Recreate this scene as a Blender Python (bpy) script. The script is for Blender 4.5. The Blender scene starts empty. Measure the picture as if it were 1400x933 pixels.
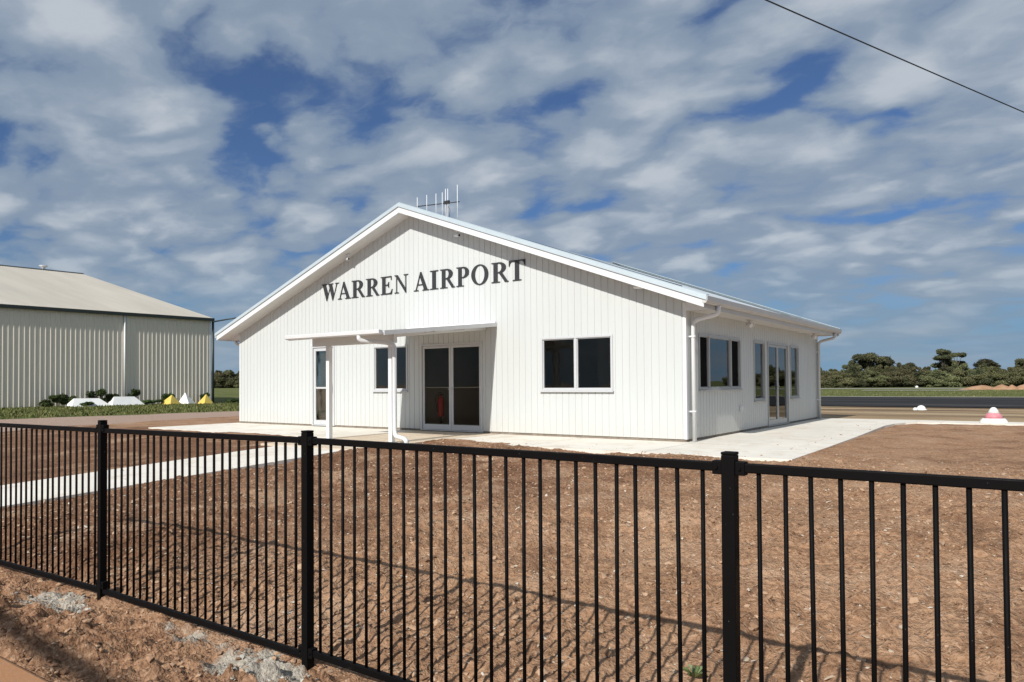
import bpy, bmesh, math, random
import numpy as np
from mathutils import Vector, Matrix, noise as mnoise

random.seed(7)
rng = np.random.default_rng(11)
sc = bpy.context.scene
COL = sc.collection
R = math.radians

# ------------------------------------------------------------------ helpers
def tag(o, label=None, cat=None, group=None, kind=None):
    if label: o['label'] = label
    if cat: o['category'] = cat
    if group: o['group'] = group
    if kind: o['kind'] = kind
    return o

def empty(name, loc, label, cat, group=None):
    o = bpy.data.objects.new(name, None)
    COL.objects.link(o)
    o.location = loc
    o.empty_display_size = 0.3
    o['root'] = 1
    return tag(o, label, cat, group)

def origin_of(p):
    v = Vector((0, 0, 0))
    while p is not None:
        v += p.location
        p = p.parent
    return v

class MB:
    """collects shapes in world coordinates, links them as one mesh object"""
    def __init__(s):
        s.v = []; s.f = []; s.smooth = []
    def add(s, vs, fs, smooth=False):
        b = len(s.v)
        s.v += [tuple(v) for v in vs]
        s.f += [tuple(i + b for i in f) for f in fs]
        s.smooth += [smooth] * len(fs)
        return s
    def box(s, a, b):
        x0, x1 = sorted((a[0], b[0])); y0, y1 = sorted((a[1], b[1])); z0, z1 = sorted((a[2], b[2]))
        return s.add([(x0,y0,z0),(x1,y0,z0),(x1,y1,z0),(x0,y1,z0),(x0,y0,z1),(x1,y0,z1),(x1,y1,z1),(x0,y1,z1)],
                     [(0,3,2,1),(4,5,6,7),(0,1,5,4),(1,2,6,5),(2,3,7,6),(3,0,4,7)])
    def bbox(s, a, b, r=0.004):
        """box with chamfered edges"""
        bm = bmesh.new()
        bmesh.ops.create_cube(bm, size=1)
        for v in bm.verts:
            v.co = Vector(((a[i] + b[i]) / 2 + v.co[i] * abs(b[i] - a[i]) for i in range(3)))
        bmesh.ops.bevel(bm, geom=bm.edges[:], offset=r, segments=2, affect='EDGES', profile=0.5)
        bm.verts.ensure_lookup_table()
        bm.verts.index_update()
        s.add([v.co.copy() for v in bm.verts], [tuple(v.index for v in f.verts) for f in bm.faces])
        bm.free()
        return s
    def tube(s, pts, r, n=10, cap=True):
        pts = [Vector(p) for p in pts]
        rs = r if isinstance(r, (list, tuple)) else [r] * len(pts)
        vs = []; up = None
        for i, p in enumerate(pts):
            if i == 0: t = pts[1] - p
            elif i == len(pts) - 1: t = p - pts[i-1]
            else: t = (pts[i+1] - p).normalized() + (p - pts[i-1]).normalized()
            t.normalize()
            if up is None:
                up = Vector((0,0,1)) if abs(t.z) < 0.9 else Vector((1,0,0))
            a = t.cross(up).normalized(); c = a.cross(t).normalized(); up = c
            k = 1.0
            if 0 < i < len(pts) - 1:
                d = (p - pts[i-1]).normalized().dot(t); k = 1 / max(d, 0.5)
            for j in range(n):
                q = 2 * math.pi * j / n
                vs.append(p + (a * math.cos(q) * k + c * math.sin(q)) * rs[i])
        fs = []
        for i in range(len(pts) - 1):
            for j in range(n):
                fs.append((i*n+j, i*n+(j+1) % n, (i+1)*n+(j+1) % n, (i+1)*n+j))
        s.add(vs, fs, True)
        if cap:
            b = len(s.v) - len(vs)
            s.f.append(tuple(b + j for j in range(n))[::-1]); s.smooth.append(False)
            s.f.append(tuple(b + (len(pts)-1)*n + j for j in range(n))); s.smooth.append(False)
        return s
    def lathe(s, c, prof, n=24, smooth=True):
        vs = []
        for (r, z) in prof:
            for j in range(n):
                q = 2*math.pi*j/n
                vs.append((c[0]+r*math.cos(q), c[1]+r*math.sin(q), c[2]+z))
        fs = []
        for i in range(len(prof)-1):
            for j in range(n):
                fs.append((i*n+j, i*n+(j+1) % n, (i+1)*n+(j+1) % n, (i+1)*n+j))
        fs.append(tuple(range(n))[::-1]); fs.append(tuple((len(prof)-1)*n+j for j in range(n)))
        return s.add(vs, fs, smooth)
    def prism(s, poly, vec):
        """polygon (list of 3D points) extruded along vec"""
        n = len(poly); vec = Vector(vec)
        vs = [Vector(p) for p in poly] + [Vector(p) + vec for p in poly]
        fs = [tuple(range(n)), tuple(range(2*n-1, n-1, -1))]
        for i in range(n):
            j = (i+1) % n
            fs.append((i, i+n, j+n, j))
        return s.add(vs, fs)
    def build(s, name, mat, parent=None, smooth=None):
        o0 = origin_of(parent)
        me = bpy.data.meshes.new(name)
        me.from_pydata([(v[0]-o0.x, v[1]-o0.y, v[2]-o0.z) for v in s.v], [], s.f)
        me.polygons.foreach_set('use_smooth', s.smooth)
        bm = bmesh.new(); bm.from_mesh(me)
        bmesh.ops.recalc_face_normals(bm, faces=bm.faces[:])
        bm.to_mesh(me); bm.free()
        me.materials.append(mat)
        o = bpy.data.objects.new(name, me)
        COL.objects.link(o)
        if parent: o.parent = parent
        return o

def raw_mesh(name, V, F, mat, attrs=None, smooth=False):
    """fast mesh from numpy: V (n,3), F (m,k)"""
    me = bpy.data.meshes.new(name)
    V = np.asarray(V, np.float32); F = np.asarray(F, np.int32)
    k = F.shape[1]
    me.vertices.add(len(V)); me.vertices.foreach_set('co', V.ravel())
    me.loops.add(F.size); me.loops.foreach_set('vertex_index', F.ravel())
    me.polygons.add(len(F))
    me.polygons.foreach_set('loop_start', np.arange(0, F.size, k, dtype=np.int32))
    me.polygons.foreach_set('use_smooth', np.full(len(F), smooth))
    me.update(calc_edges=True)
    for an, av in (attrs or {}).items():
        a = me.attributes.new(an, 'FLOAT', 'POINT'); a.data.foreach_set('value', np.asarray(av, np.float32))
    me.materials.append(mat)
    o = bpy.data.objects.new(name, me); COL.objects.link(o)
    return o

# ------------------------------------------------------------------ numpy noise
_perm = np.random.default_rng(3).permutation(4096)
_ga = np.random.default_rng(4).uniform(0, 2*np.pi, 4096)
def pn(x, y):
    xi = np.floor(x).astype(np.int64); yi = np.floor(y).astype(np.int64)
    fx = x - xi; fy = y - yi
    u = fx*fx*fx*(fx*(fx*6-15)+10); v = fy*fy*fy*(fy*(fy*6-15)+10)
    def g(ix, iy, dx, dy):
        a = _ga[_perm[(_perm[ix & 4095] + iy) & 4095]]
        return np.cos(a)*dx + np.sin(a)*dy
    n00 = g(xi, yi, fx, fy); n10 = g(xi+1, yi, fx-1, fy); n01 = g(xi, yi+1, fx, fy-1); n11 = g(xi+1, yi+1, fx-1, fy-1)
    return ((n00*(1-u)+n10*u)*(1-v) + (n01*(1-u)+n11*u)*v) * 1.5
def fbm(x, y, o=4, g=0.5):
    s = 0; a = 1
    for i in range(o):
        s = s + a*pn(x*2**i + 17*i, y*2**i - 9*i); a *= g
    return s
def smooth(a, b, x):
    t = np.clip((x-a)/(b-a), 0, 1); return t*t*(3-2*t)

# ------------------------------------------------------------------ materials
class NT:
    def __init__(s, name):
        m = bpy.data.materials.new(name); m.use_nodes = True
        s.m = m; s.t = m.node_tree; s.n = s.t.nodes
        s.b = s.n['Principled BSDF']; s.out = s.n['Material Output']
    def node(s, typ, **kw):
        nd = s.n.new(typ)
        for k, v in kw.items(): setattr(nd, k, v)
        return nd
    def link(s, a, b): s.t.links.new(a, b)
    def coord(s, kind='Object', scale=None):
        tc = s.node('ShaderNodeTexCoord')
        if scale is None: return tc.outputs[kind]
        mp = s.node('ShaderNodeMapping'); mp.inputs['Scale'].default_value = scale
        s.link(tc.outputs[kind], mp.inputs['Vector']); return mp.outputs[0]
    def noise(s, vec, scale, detail=4, rough=0.55, dist=0.0):
        nd = s.node('ShaderNodeTexNoise'); nd.inputs['Scale'].default_value = scale
        nd.inputs['Detail'].default_value = detail; nd.inputs['Roughness'].default_value = rough
        nd.inputs['Distortion'].default_value = dist
        if vec is not None: s.link(vec, nd.inputs['Vector'])
        return nd.outputs['Fac']
    def ramp(s, fac, stops):
        r = s.node('ShaderNodeValToRGB'); e = r.color_ramp.elements
        while len(e) < len(stops): e.new(0.5)
        for el, (p, c) in zip(e, stops):
            el.position = p; el.color = (*c, 1) if len(c) == 3 else c
        s.link(fac, r.inputs['Fac']); return r.outputs['Color']
    def mix(s, fac, a, b, mode='MIX'):
        nd = s.node('ShaderNodeMix', data_type='RGBA', blend_type=mode)
        for sock, val in ((nd.inputs[0], fac), (nd.inputs[6], a), (nd.inputs[7], b)):
            if hasattr(val, 'links'): s.link(val, sock)
            elif isinstance(val, (int, float)): sock.default_value = val if sock.type == 'VALUE' else (val, val, val, 1)
            else: sock.default_value = (*val, 1)
        return nd.outputs[2]
    def math(s, op, a, b=None, c=None, clamp=False):
        nd = s.node('ShaderNodeMath', operation=op, use_clamp=clamp)
        for i, val in enumerate((a, b, c)):
            if val is None: continue
            if hasattr(val, 'links'): s.link(val, nd.inputs[i])
            else: nd.inputs[i].default_value = val
        return nd.outputs[0]
    def maprange(s, v, a, b, c=0.0, d=1.0, smoothstep=True):
        nd = s.node('ShaderNodeMapRange', interpolation_type='SMOOTHSTEP' if smoothstep else 'LINEAR')
        s.link(v, nd.inputs[0])
        for i, x in enumerate((a, b, c, d)): nd.inputs[i+1].default_value = x
        return nd.outputs[0]
    def attr(s, name):
        a = s.node('ShaderNodeAttribute'); a.attribute_name = name; return a.outputs['Fac']
    def bump(s, h, dist=0.01, strength=1.0):
        b = s.node('ShaderNodeBump'); b.inputs['Distance'].default_value = dist; b.inputs['Strength'].default_value = strength
        s.link(h, b.inputs['Height']); s.link(b.outputs[0], s.b.inputs['Normal'])
    def set(s, color=None, rough=None, metal=None, spec=None):
        if color is not None:
            if hasattr(color, 'links'): s.link(color, s.b.inputs['Base Color'])
            else: s.b.inputs['Base Color'].default_value = (*color, 1)
        if rough is not None:
            if hasattr(rough, 'links'): s.link(rough, s.b.inputs['Roughness'])
            else: s.b.inputs['Roughness'].default_value = rough
        if metal is not None: s.b.inputs['Metallic'].default_value = metal
        if spec is not None: s.b.inputs['Specular IOR Level'].default_value = spec
        return s.m

def simple(name, c, rough=0.5, var=0.12, scale=3.0, metal=0.0, spec=0.5, stretch=(1,1,1), bump=0.0, bscale=40):
    t = NT(name); v = t.coord('Object', stretch)
    n = t.noise(v, scale, 6, 0.6)
    a = tuple(x*(1-var) for x in c); b = tuple(min(1, x*(1+var)) for x in c)
    col = t.ramp(n, [(0.3, a), (0.7, b)])
    if bump: t.bump(t.noise(t.coord('Object'), bscale, 3), bump)
    return t.set(col, rough, metal, spec)

M = {}
# painted steel cladding: faint dust rising from the foot of the wall, a little streaking
def cladding(name, c):
    t = NT(name); v = t.coord('Object', (1, 1, 0.12))
    n = t.noise(v, 2.2, 5, 0.6)
    col = t.ramp(n, [(0.3, tuple(x*0.955 for x in c)), (0.7, c)])
    sep = t.node('ShaderNodeSeparateXYZ'); t.link(t.coord('Object'), sep.inputs[0])
    n2 = t.noise(t.coord('Object', (3, 3, 0.6)), 3, 4)
    hgt = t.math('ADD', sep.outputs[2], t.math('MULTIPLY', n2, -0.5))
    dust = t.maprange(hgt, -0.35, 0.35, 0.30, 0.0)
    col = t.mix(dust, col, (0.55, 0.47, 0.38))
    t.set(col, 0.38, 0, 0.4)
    t.bump(t.noise(t.coord('Object', (1, 1, 0.4)), 1.6, 2), 0.004)
    return t.m
M['clad'] = cladding('white_cladding', (0.555, 0.572, 0.555))
M['trim'] = simple('white_trim', (0.68, 0.685, 0.68), 0.35, 0.03)
M['cap'] = simple('roof_capping', (0.45, 0.515, 0.54), 0.4, 0.04, metal=0.1)  # bluish tint of the reflected sky is put into this colour
M['gutter'] = simple('shaded_trim', (0.52, 0.52, 0.505), 0.4, 0.04)  # greyer copy of the white trim, eave shade put into the colour
M['frame'] = simple('window_frame', (0.52, 0.525, 0.53), 0.35, 0.03)
M['frame_grey'] = simple('grey_aluminium', (0.46, 0.46, 0.45), 0.38, 0.05, metal=0.3)
M['roof'] = simple('roof_steel', (0.66, 0.70, 0.72), 0.4, 0.05, metal=0.2)
M['soffit'] = simple('soffit', (0.62, 0.60, 0.575), 0.6, 0.03)
M['letter'] = simple('charcoal_letter', (0.028, 0.028, 0.03), 0.45, 0.1)
M['plinth'] = simple('slab_edge', (0.22, 0.18, 0.14), 0.9, 0.3, 6)
M['fence'] = None
M['dark'] = simple('dark_plastic', (0.02, 0.02, 0.022), 0.5, 0.1)
M['steel'] = simple('galvanised', (0.55, 0.56, 0.57), 0.4, 0.1, metal=0.6)
M['alum'] = simple('bright_aluminium', (0.8, 0.8, 0.8), 0.35, 0.04)
M['inside'] = simple('interior_paint', (0.55, 0.54, 0.51), 0.8, 0.04)
M['carpet'] = simple('interior_floor', (0.28, 0.275, 0.265), 0.8, 0.1)
M['red'] = simple('red_enamel', (0.75, 0.025, 0.025), 0.35, 0.1)
M['screen'] = simple('insect_screen', (0.008, 0.008, 0.008), 0.9, 0.1, spec=0.03)
M['door_backing'] = simple('grey_backing', (0.15, 0.148, 0.14), 0.8, 0.1)  # for the sheet added behind the single glass door
M['solar'] = simple('solar_cells', (0.01, 0.012, 0.03), 0.2, 0.1)

def glass(name, tint, ior, tz=(0, 0, 0)):
    t = NT(name); t.n.remove(t.b)
    tr = t.node('ShaderNodeBsdfTransparent'); tr.inputs[0].default_value = (*tint, 1)
    gl = t.node('ShaderNodeBsdfGlossy'); gl.inputs['Roughness'].default_value = 0.015
    gl.inputs['Color'].default_value = (0.92, 0.95, 0.95, 1)
    fr = t.node('ShaderNodeFresnel'); fr.inputs['IOR'].default_value = ior
    bp = t.node('ShaderNodeBump'); bp.inputs['Distance'].default_value = 0.006; bp.inputs['Strength'].default_value = 0.35
    t.link(t.noise(t.coord('Object'), 1.3, 1), bp.inputs['Height'])
    t.link(bp.outputs[0], gl.inputs['Normal'])
    mx = t.node('ShaderNodeMixShader')
    t.link(fr.outputs[0], mx.inputs[0]); t.link(tr.outputs[0], mx.inputs[1]); t.link(gl.outputs[0], mx.inputs[2])
    t.link(mx.outputs[0], t.out.inputs['Surface'])
    return t.m
M['glass'] = glass('tinted_glass', (0.68, 0.67, 0.63), 1.35)
M['glass_door'] = glass('door_glass', (0.80, 0.79, 0.75), 1.3)
M['glass_door2'] = glass('double_door_glass', (0.74, 0.73, 0.69), 1.2)
M['glass_side'] = glass('tinted_glass_side', (0.40, 0.40, 0.38), 2.1)

def fence_mat():
    t = NT('black_powder_coat'); v = t.coord('Object')
    n = t.noise(v, 9, 6, 0.65)
    dust = t.maprange(n, 0.62, 0.78)
    col = t.mix(t.math('MULTIPLY', dust, 0.35), (0.004, 0.0035, 0.0035), (0.07, 0.05, 0.035))
    sp = t.noise(v, 70, 2); spm = t.maprange(sp, 0.74, 0.78)
    col = t.mix(t.math('MULTIPLY', spm, 0.5), col, (0.35, 0.33, 0.3))
    return t.set(col, t.maprange(n, 0.3, 0.8, 0.5, 0.75), 0, 0.08)
M['fence'] = fence_mat()

def concrete(name, c, stain, amt):
    t = NT(name); v = t.coord('Object')
    n = t.noise(v, 0.9, 7, 0.62); n2 = t.noise(v, 45, 3); n3 = t.noise(v, 1.7, 7, 0.68, 0.8)
    col = t.ramp(n, [(0.28, tuple(x*0.86 for x in c)), (0.72, tuple(min(1, x*1.06) for x in c))])
    col = t.mix(t.math('MULTIPLY', t.maprange(n3, 0.5, 0.66), amt), col, stain)
    col = t.mix(0.25, col, t.ramp(n2, [(0.3, tuple(x*0.78 for x in c)), (0.7, c)]))
    t.bump(n2, 0.003)
    return t.set(col, 0.85, 0, 0.3)
M['conc'] = concrete('pale_concrete', (0.76, 0.71, 0.62), (0.50, 0.39, 0.28), 0.5)
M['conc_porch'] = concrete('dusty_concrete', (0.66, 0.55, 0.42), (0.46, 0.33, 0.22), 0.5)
M['kerb'] = concrete('clay_stained_concrete', (0.40, 0.20, 0.095), (0.34, 0.19, 0.11), 0.8)

# ------------------------------------------------------------------ measured layout
YF, YB = 13.849, 24.64          # terminal front and back wall
XL, XR = -20.495, -5.650        # terminal left and right wall
MID = (XL + XR) / 2
SLAB = 0.364
SLOPE = 0.367
OVG = 0.46                      # gable overhang
EAVE = 0.59                     # eave overhang
PXR, PXL = -10.36, -12.30       # entrance path edges
def base_h(Y):
    return 0.0472 * np.clip(Y - 2.5, 0, 7.0)
def ground_h(x, y):
    b = base_h(np.asarray(y, float))
    b = b - 0.13*smooth(24, 38, np.asarray(y, float))
    b = b - 0.05*smooth(-30, -45, np.asarray(x, float))
    return b

# ------------------------------------------------------------------ world
def build_world():
    w = bpy.data.worlds.new('World'); sc.world = w; w.use_nodes = True
    t = NT.__new__(NT); t.t = w.node_tree; t.n = t.t.nodes
    bg = t.n['Background']
    STR = 0.10
    bg.inputs['Strength'].default_value = STR
    sky = t.node('ShaderNodeTexSky', sky_type='NISHITA')
    sky.sun_disc = False; sky.sun_elevation = SUN_EL; sky.sun_rotation = SUN_ROT
    sky.air_density = 1.0; sky.dust_density = 0.4; sky.ozone_density = 3.0; sky.altitude = 100
    d = t.node('ShaderNodeTexCoord').outputs['Generated']
    sep = t.node('ShaderNodeSeparateXYZ'); t.link(d, sep.inputs[0])
    z = t.math('MAXIMUM', sep.outputs[2], 0.0)
    k = t.math('DIVIDE', 1.0, t.math('ADD', z, 0.24))
    cmb = t.node('ShaderNodeCombineXYZ')
    t.link(t.math('MULTIPLY', sep.outputs[0], k), cmb.inputs[0]); t.link(t.math('MULTIPLY', sep.outputs[1], k), cmb.inputs[1])
    # cloud deck: rotate so that bands run across the view
    mp = t.node('ShaderNodeMapping'); t.link(cmb.outputs[0], mp.inputs['Vector'])
    mp.inputs['Rotation'].default_value = (0, 0, R(-34)); mp.inputs['Scale'].default_value = (0.82, 1.05, 1); mp.inputs['Location'].default_value = SKY_OFF
    v = mp.outputs[0]
    big = t.noise(v, 1.5, 3, 0.5)
    wv = t.node('ShaderNodeTexNoise'); wv.inputs['Scale'].default_value = 4.0; wv.inputs['Detail'].default_value = 5; t.link(v, wv.inputs['Vector'])
    wo = t.node('ShaderNodeVectorMath', operation='SCALE'); t.link(wv.outputs['Color'], wo.inputs[0]); wo.inputs['Scale'].default_value = 0.30
    wa = t.node('ShaderNodeVectorMath', operation='ADD'); t.link(v, wa.inputs[0]); t.link(wo.outputs[0], wa.inputs[1])
    def puffs(scale, smooth_):
        vp = t.node('ShaderNodeTexVoronoi', feature='SMOOTH_F1'); vp.inputs['Scale'].default_value = scale; vp.inputs['Smoothness'].default_value = smooth_; vp.inputs['Randomness'].default_value = 1.0
        t.link(wa.outputs[0], vp.inputs['Vector']); return t.math('SUBTRACT', 0.7, vp.outputs['Distance'])
    p1 = puffs(4.6, 0.5); p2 = puffs(9.5, 0.5)
    fine = t.noise(wa.outputs[0], 12.0, 8, 0.60, 0.1)
    body = t.math('ADD', t.math('MULTIPLY', p1, 1.05), t.math('ADD', t.math('MULTIPLY', p2, 0.42), t.math('MULTIPLY', fine, 0.40)))
    dens = t.math('ADD', t.math('MULTIPLY', big, 0.05), body)
    wn = t.node('ShaderNodeTexNoise'); wn.inputs['Scale'].default_value = 7.0; wn.inputs['Detail'].default_value = 5; t.link(v, wn.inputs['Vector'])
    wc = t.node('ShaderNodeVectorMath', operation='SUBTRACT'); t.link(wn.outputs['Color'], wc.inputs[0]); wc.inputs[1].default_value = (.5, .5, .5)
    ws = t.node('ShaderNodeVectorMath', operation='SCALE'); t.link(wc.outputs[0], ws.inputs[0]); ws.inputs['Scale'].default_value = 0.16
    wd = t.node('ShaderNodeVectorMath', operation='ADD'); t.link(d, wd.inputs[0]); t.link(ws.outputs[0], wd.inputs[1])
    for (dx, dy, dz), width, amt in HOLES:
        dot = t.node('ShaderNodeVectorMath', operation='DOT_PRODUCT')
        nrm = t.node('ShaderNodeVectorMath', operation='NORMALIZE'); t.link(wd.outputs[0], nrm.inputs[0])
        t.link(nrm.outputs[0], dot.inputs[0]); dot.inputs[1].default_value = Vector((dx, dy, dz)).normalized()
        m = t.maprange(dot.outputs['Value'], math.cos(width), 1.0, 0.0, amt*0.28)
        dens = t.math('SUBTRACT', dens, m)
    mask = t.maprange(dens, MASK_LO, MASK_HI, 0.10, 1.0)
    lit = t.maprange(t.math('ADD', body, t.math('MULTIPLY', t.noise(v, 3.2, 3, 0.5), 0.25)), 0.50, 1.12)
    # cloud tone, soft grey bellies to paler tops
    s = 1/STR
    cloud = t.mix(lit, tuple(x*s for x in CLOUD_LO), tuple(x*s for x in CLOUD_HI))
    # thicker glow of the cloud deck on the sun's side
    nrm = t.node('ShaderNodeVectorMath', operation='NORMALIZE'); t.link(d, nrm.inputs[0])
    dot = t.node('ShaderNodeVectorMath', operation='DOT_PRODUCT'); t.link(nrm.outputs[0], dot.inputs[0])
    dot.inputs[1].default_value = (-SUN_L).normalized()
    glow = t.maprange(dot.outputs['Value'], -0.2, 1.0, 1.0, SUN_GLOW)
    gm = t.node('ShaderNodeVectorMath', operation='SCALE'); t.link(cloud, gm.inputs[0]); t.link(glow, gm.inputs['Scale'])
    skyc = t.node('ShaderNodeVectorMath', operation='MULTIPLY'); t.link(sky.outputs[0], skyc.inputs[0]); skyc.inputs[1].default_value = SKY_GAIN
    col = t.mix(t.math('MULTIPLY', mask, 0.93), skyc.outputs[0], gm.outputs[0])
    # the deck thins out and merges into the pale air near the horizon
    hz = t.maprange(z, 0.0, 0.20, HZ_AMT, 0.0)
    hzc = t.mix(t.maprange(t.noise(v, 1.6, 3), 0.35, 0.65), tuple(x*s for x in HZ_A), tuple(x*s for x in HZ_B))
    col = t.mix(hz, col, hzc)
    t.link(col, bg.inputs['Color'])

SUN_L = Vector((-0.08, 1.0, -0.735)).normalized()
SUN_EL = math.asin(-SUN_L.z)
SUN_ROT = math.atan2(-SUN_L.x, -SUN_L.y)
SUN_GLOW = 1.4
MASK_LO, MASK_HI = 0.16, 0.47
SKY_OFF = (3.1, 1.7, 0)
CLOUD_LO = (0.185, 0.238, 0.31)
CLOUD_HI = (0.385, 0.42, 0.46)
SKY_GAIN = (0.25, 0.36, 0.52)
HZ_A = (0.135, 0.235, 0.345); HZ_B = (0.19, 0.255, 0.325); HZ_AMT = 0.9
CAM_TH, CAM_F, CAM_Y0, CAM_P, CAM_R, CAM_H = 0.6208, 1002.13, 523.876, 0.0193, 0.0073, 1.56
def px_dir(x, y):
    C, S = math.cos(CAM_TH), math.sin(CAM_TH)
    a = (x-700)/CAM_F; b = (CAM_Y0-y)/CAM_F
    return (a*C - S, a*S + C, b)
HOLES = [(px_dir(640, 35), 0.08, 0.20), (px_dir(720, 55), 0.07, 0.2), (px_dir(1125, 110), 0.085, 0.24), (px_dir(1020, 120), 0.05, 0.12),
         (px_dir(1260, 115), 0.055, 0.17), (px_dir(1345, 45), 0.05, 0.06), (px_dir(390, 150), 0.06, 0.18), (px_dir(470, 175), 0.05, 0.14),
         (px_dir(340, 125), 0.05, 0.14), (px_dir(200, 165), 0.06, 0.14), (px_dir(60, 190), 0.05, 0.14), (px_dir(170, 212), 0.06, 0.16), (px_dir(370, 285), 0.05, 0.14),
         (px_dir(740, 205), 0.05, 0.14), (px_dir(900, 70), 0.05, 0.12), (px_dir(1350, 270), 0.06, 0.14), (px_dir(1210, 305), 0.05, 0.14), (px_dir(1080, 305), 0.03, 0.1),
         (px_dir(150, 100), 0.16, -0.16), (px_dir(60, 250), 0.12, -0.10), (px_dir(350, 40), 0.15, -0.10), (px_dir(920, 230), 0.22, -0.12), (px_dir(1000, 60), 0.10, -0.08)]

# ------------------------------------------------------------------ ground
def in_poly_soft(X, Y, x0, x1, y0, y1, e=0.05):
    return smooth(x0-e*.3, x0+e, X)*(1-smooth(x1-e, x1+e*.3, X))*smooth(y0-e*.3, y0+e, Y)*(1-smooth(y1-e, y1+e*.3, Y))

def axis_steps(segs, lo_far, hi_far, growth=1.22):
    pts = []
    for a, b, st in segs:
        n = max(1, int(round((b-a)/st)))
        pts += list(np.linspace(a, b, n, endpoint=False))
    pts.append(segs[-1][1])
    st = segs[-1][2]; x = pts[-1]
    while x < hi_far: st *= growth; x += st; pts.append(x)
    st = segs[0][2]; x = pts[0]; pre = []
    while x > lo_far: st *= growth; x -= st; pre.append(x)
    return np.array(pre[::-1] + pts)

def ground_mat():
    t = NT('soil_ground'); v = t.coord('Object')
    big = t.noise(v, 0.35, 4, 0.6); mid = t.noise(v, 2.3, 6, 0.62, 0.3); fin = t.noise(v, 26, 6, 0.65); vf = t.noise(v, 110, 3, 0.6)
    # tilled soil
    c = t.ramp(mid, [(0.25, (0.20, 0.108, 0.063)), (0.5, (0.34, 0.195, 0.108)), (0.75, (0.46, 0.28, 0.165))])
    c = t.mix(t.maprange(big, 0.4, 0.65, 0, 0.45), c, (0.40, 0.265, 0.165))
    c = t.mix(0.62, c, t.ramp(fin, [(0.30, (0.06, 0.034, 0.02)), (0.43, (0.34, 0.197, 0.11)), (0.57, (0.49, 0.305, 0.18)), (0.72, (0.66, 0.48, 0.32))]))
    # the left part of the yard is still damp and darker
    dmp = t.maprange(t.math('ADD', t.attr('damp'), t.math('MULTIPLY', t.math('SUBTRACT', mid, 0.5), 1.1)), 0.2, 0.95)
    c = t.mix(t.math('MULTIPLY', dmp, 0.8), c, t.mix(1.0, c, (0.50, 0.43, 0.41), 'MULTIPLY'))
    pat = t.noise(v, 1.1, 5, 0.7, 0.5)
    c = t.mix(t.maprange(pat, 0.51, 0.66, 0, 0.7), c, (0.47, 0.315, 0.20))
    c = t.mix(t.maprange(pat, 0.50, 0.36, 0, 0.85), c, t.mix(1.0, c, (0.66, 0.62, 0.60), 'MULTIPLY'))
    c = t.mix(1.0, c, (0.95, 0.92, 0.92), 'MULTIPLY')
    # redder, fresher earth on the verge side of the fence
    red = t.math('MULTIPLY', t.attr('verge'), t.maprange(mid, 0.3, 0.7, 0.35, 0.8))
    c = t.mix(red, c, t.ramp(fin, [(0.32, (0.075, 0.034, 0.019)), (0.5, (0.25, 0.128, 0.070)), (0.68, (0.50, 0.31, 0.19))]))
    # pale chips and straw pressed into the surface
    vo = t.node('ShaderNodeTexVoronoi', feature='F1'); vo.inputs['Scale'].default_value = 34; vo.inputs['Randomness'].default_value = 1
    mpv = t.node('ShaderNodeMapping'); mpv.inputs['Scale'].default_value = (1.0, 0.8, 1); t.link(v, mpv.inputs['Vector']); t.link(mpv.outputs[0], vo.inputs['Vector'])
    cs = t.node('ShaderNodeSeparateColor'); t.link(vo.outputs['Color'], cs.inputs[0])
    chip = t.math('MULTIPLY', t.math('LESS_THAN', vo.outputs['Distance'], t.math('MULTIPLY', cs.outputs[0], 0.27)), t.math('GREATER_THAN', cs.outputs[1], 0.76))
    chip = t.math('MULTIPLY', chip, t.maprange(big, 0.35, 0.6, 0.25, 0.8))
    c = t.mix(t.math('MULTIPLY', chip, t.attr('chips')), c, (0.66, 0.55, 0.42))
    # cement spilled round the post footings
    cem = t.maprange(t.math('ADD', t.attr('cement'), t.math('MULTIPLY', t.math('SUBTRACT', mid, 0.5), 1.3)), 0.42, 0.62)
    c = t.mix(t.math('MULTIPLY', cem, 0.9), c, t.ramp(fin, [(0.3, (0.25, 0.22, 0.175)), (0.7, (0.58, 0.54, 0.46))]))
    # pinkish gravel drive, tan dry grass, green grass
    wob = t.math('MULTIPLY', t.math('SUBTRACT', t.noise(v, 0.5, 5), 0.5), 0.9)
    gr = t.maprange(t.math('ADD', t.attr('gravel'), wob), 0.4, 0.6)
    c = t.mix(gr, c, t.ramp(fin, [(0.3, (0.30, 0.205, 0.155)), (0.7, (0.50, 0.365, 0.285))]))
    tn = t.maprange(t.math('ADD', t.attr('dry'), wob), 0.4, 0.6)
    c = t.mix(tn, c, t.ramp(t.noise(t.coord('Object', (0.12, 0.6, 1)), 0.8, 6, 0.6), [(0.36, (0.17, 0.115, 0.072)), (0.5, (0.37, 0.26, 0.15)), (0.64, (0.44, 0.34, 0.215))]))
    gn = t.maprange(t.math('ADD', t.attr('grass'), wob), 0.4, 0.6)
    gv = t.coord('Object', (0.22, 0.6, 1))
    c = t.mix(gn, c, t.ramp(t.noise(gv, 0.5, 6, 0.68), [(0.3, (0.075, 0.09, 0.024)), (0.5, (0.11, 0.125, 0.036)), (0.7, (0.19, 0.17, 0.07))]))
    t.set(c, 0.95, 0, 0.15)
    v1 = t.node('ShaderNodeTexVoronoi', feature='F1'); v1.inputs['Scale'].default_value = 26; t.link(v, v1.inputs['Vector'])
    v2 = t.node('ShaderNodeTexVoronoi', feature='F1'); v2.inputs['Scale'].default_value = 63; t.link(v, v2.inputs['Vector'])
    h = t.math('ADD', t.math('MULTIPLY', fin, 0.8), t.math('MULTIPLY', vf, 0.2))
    h = t.math('SUBTRACT', h, t.math('MULTIPLY', v1.outputs['Distance'], 0.3)); h = t.math('SUBTRACT', h, t.math('MULTIPLY', v2.outputs['Distance'], 0.25))
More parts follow.
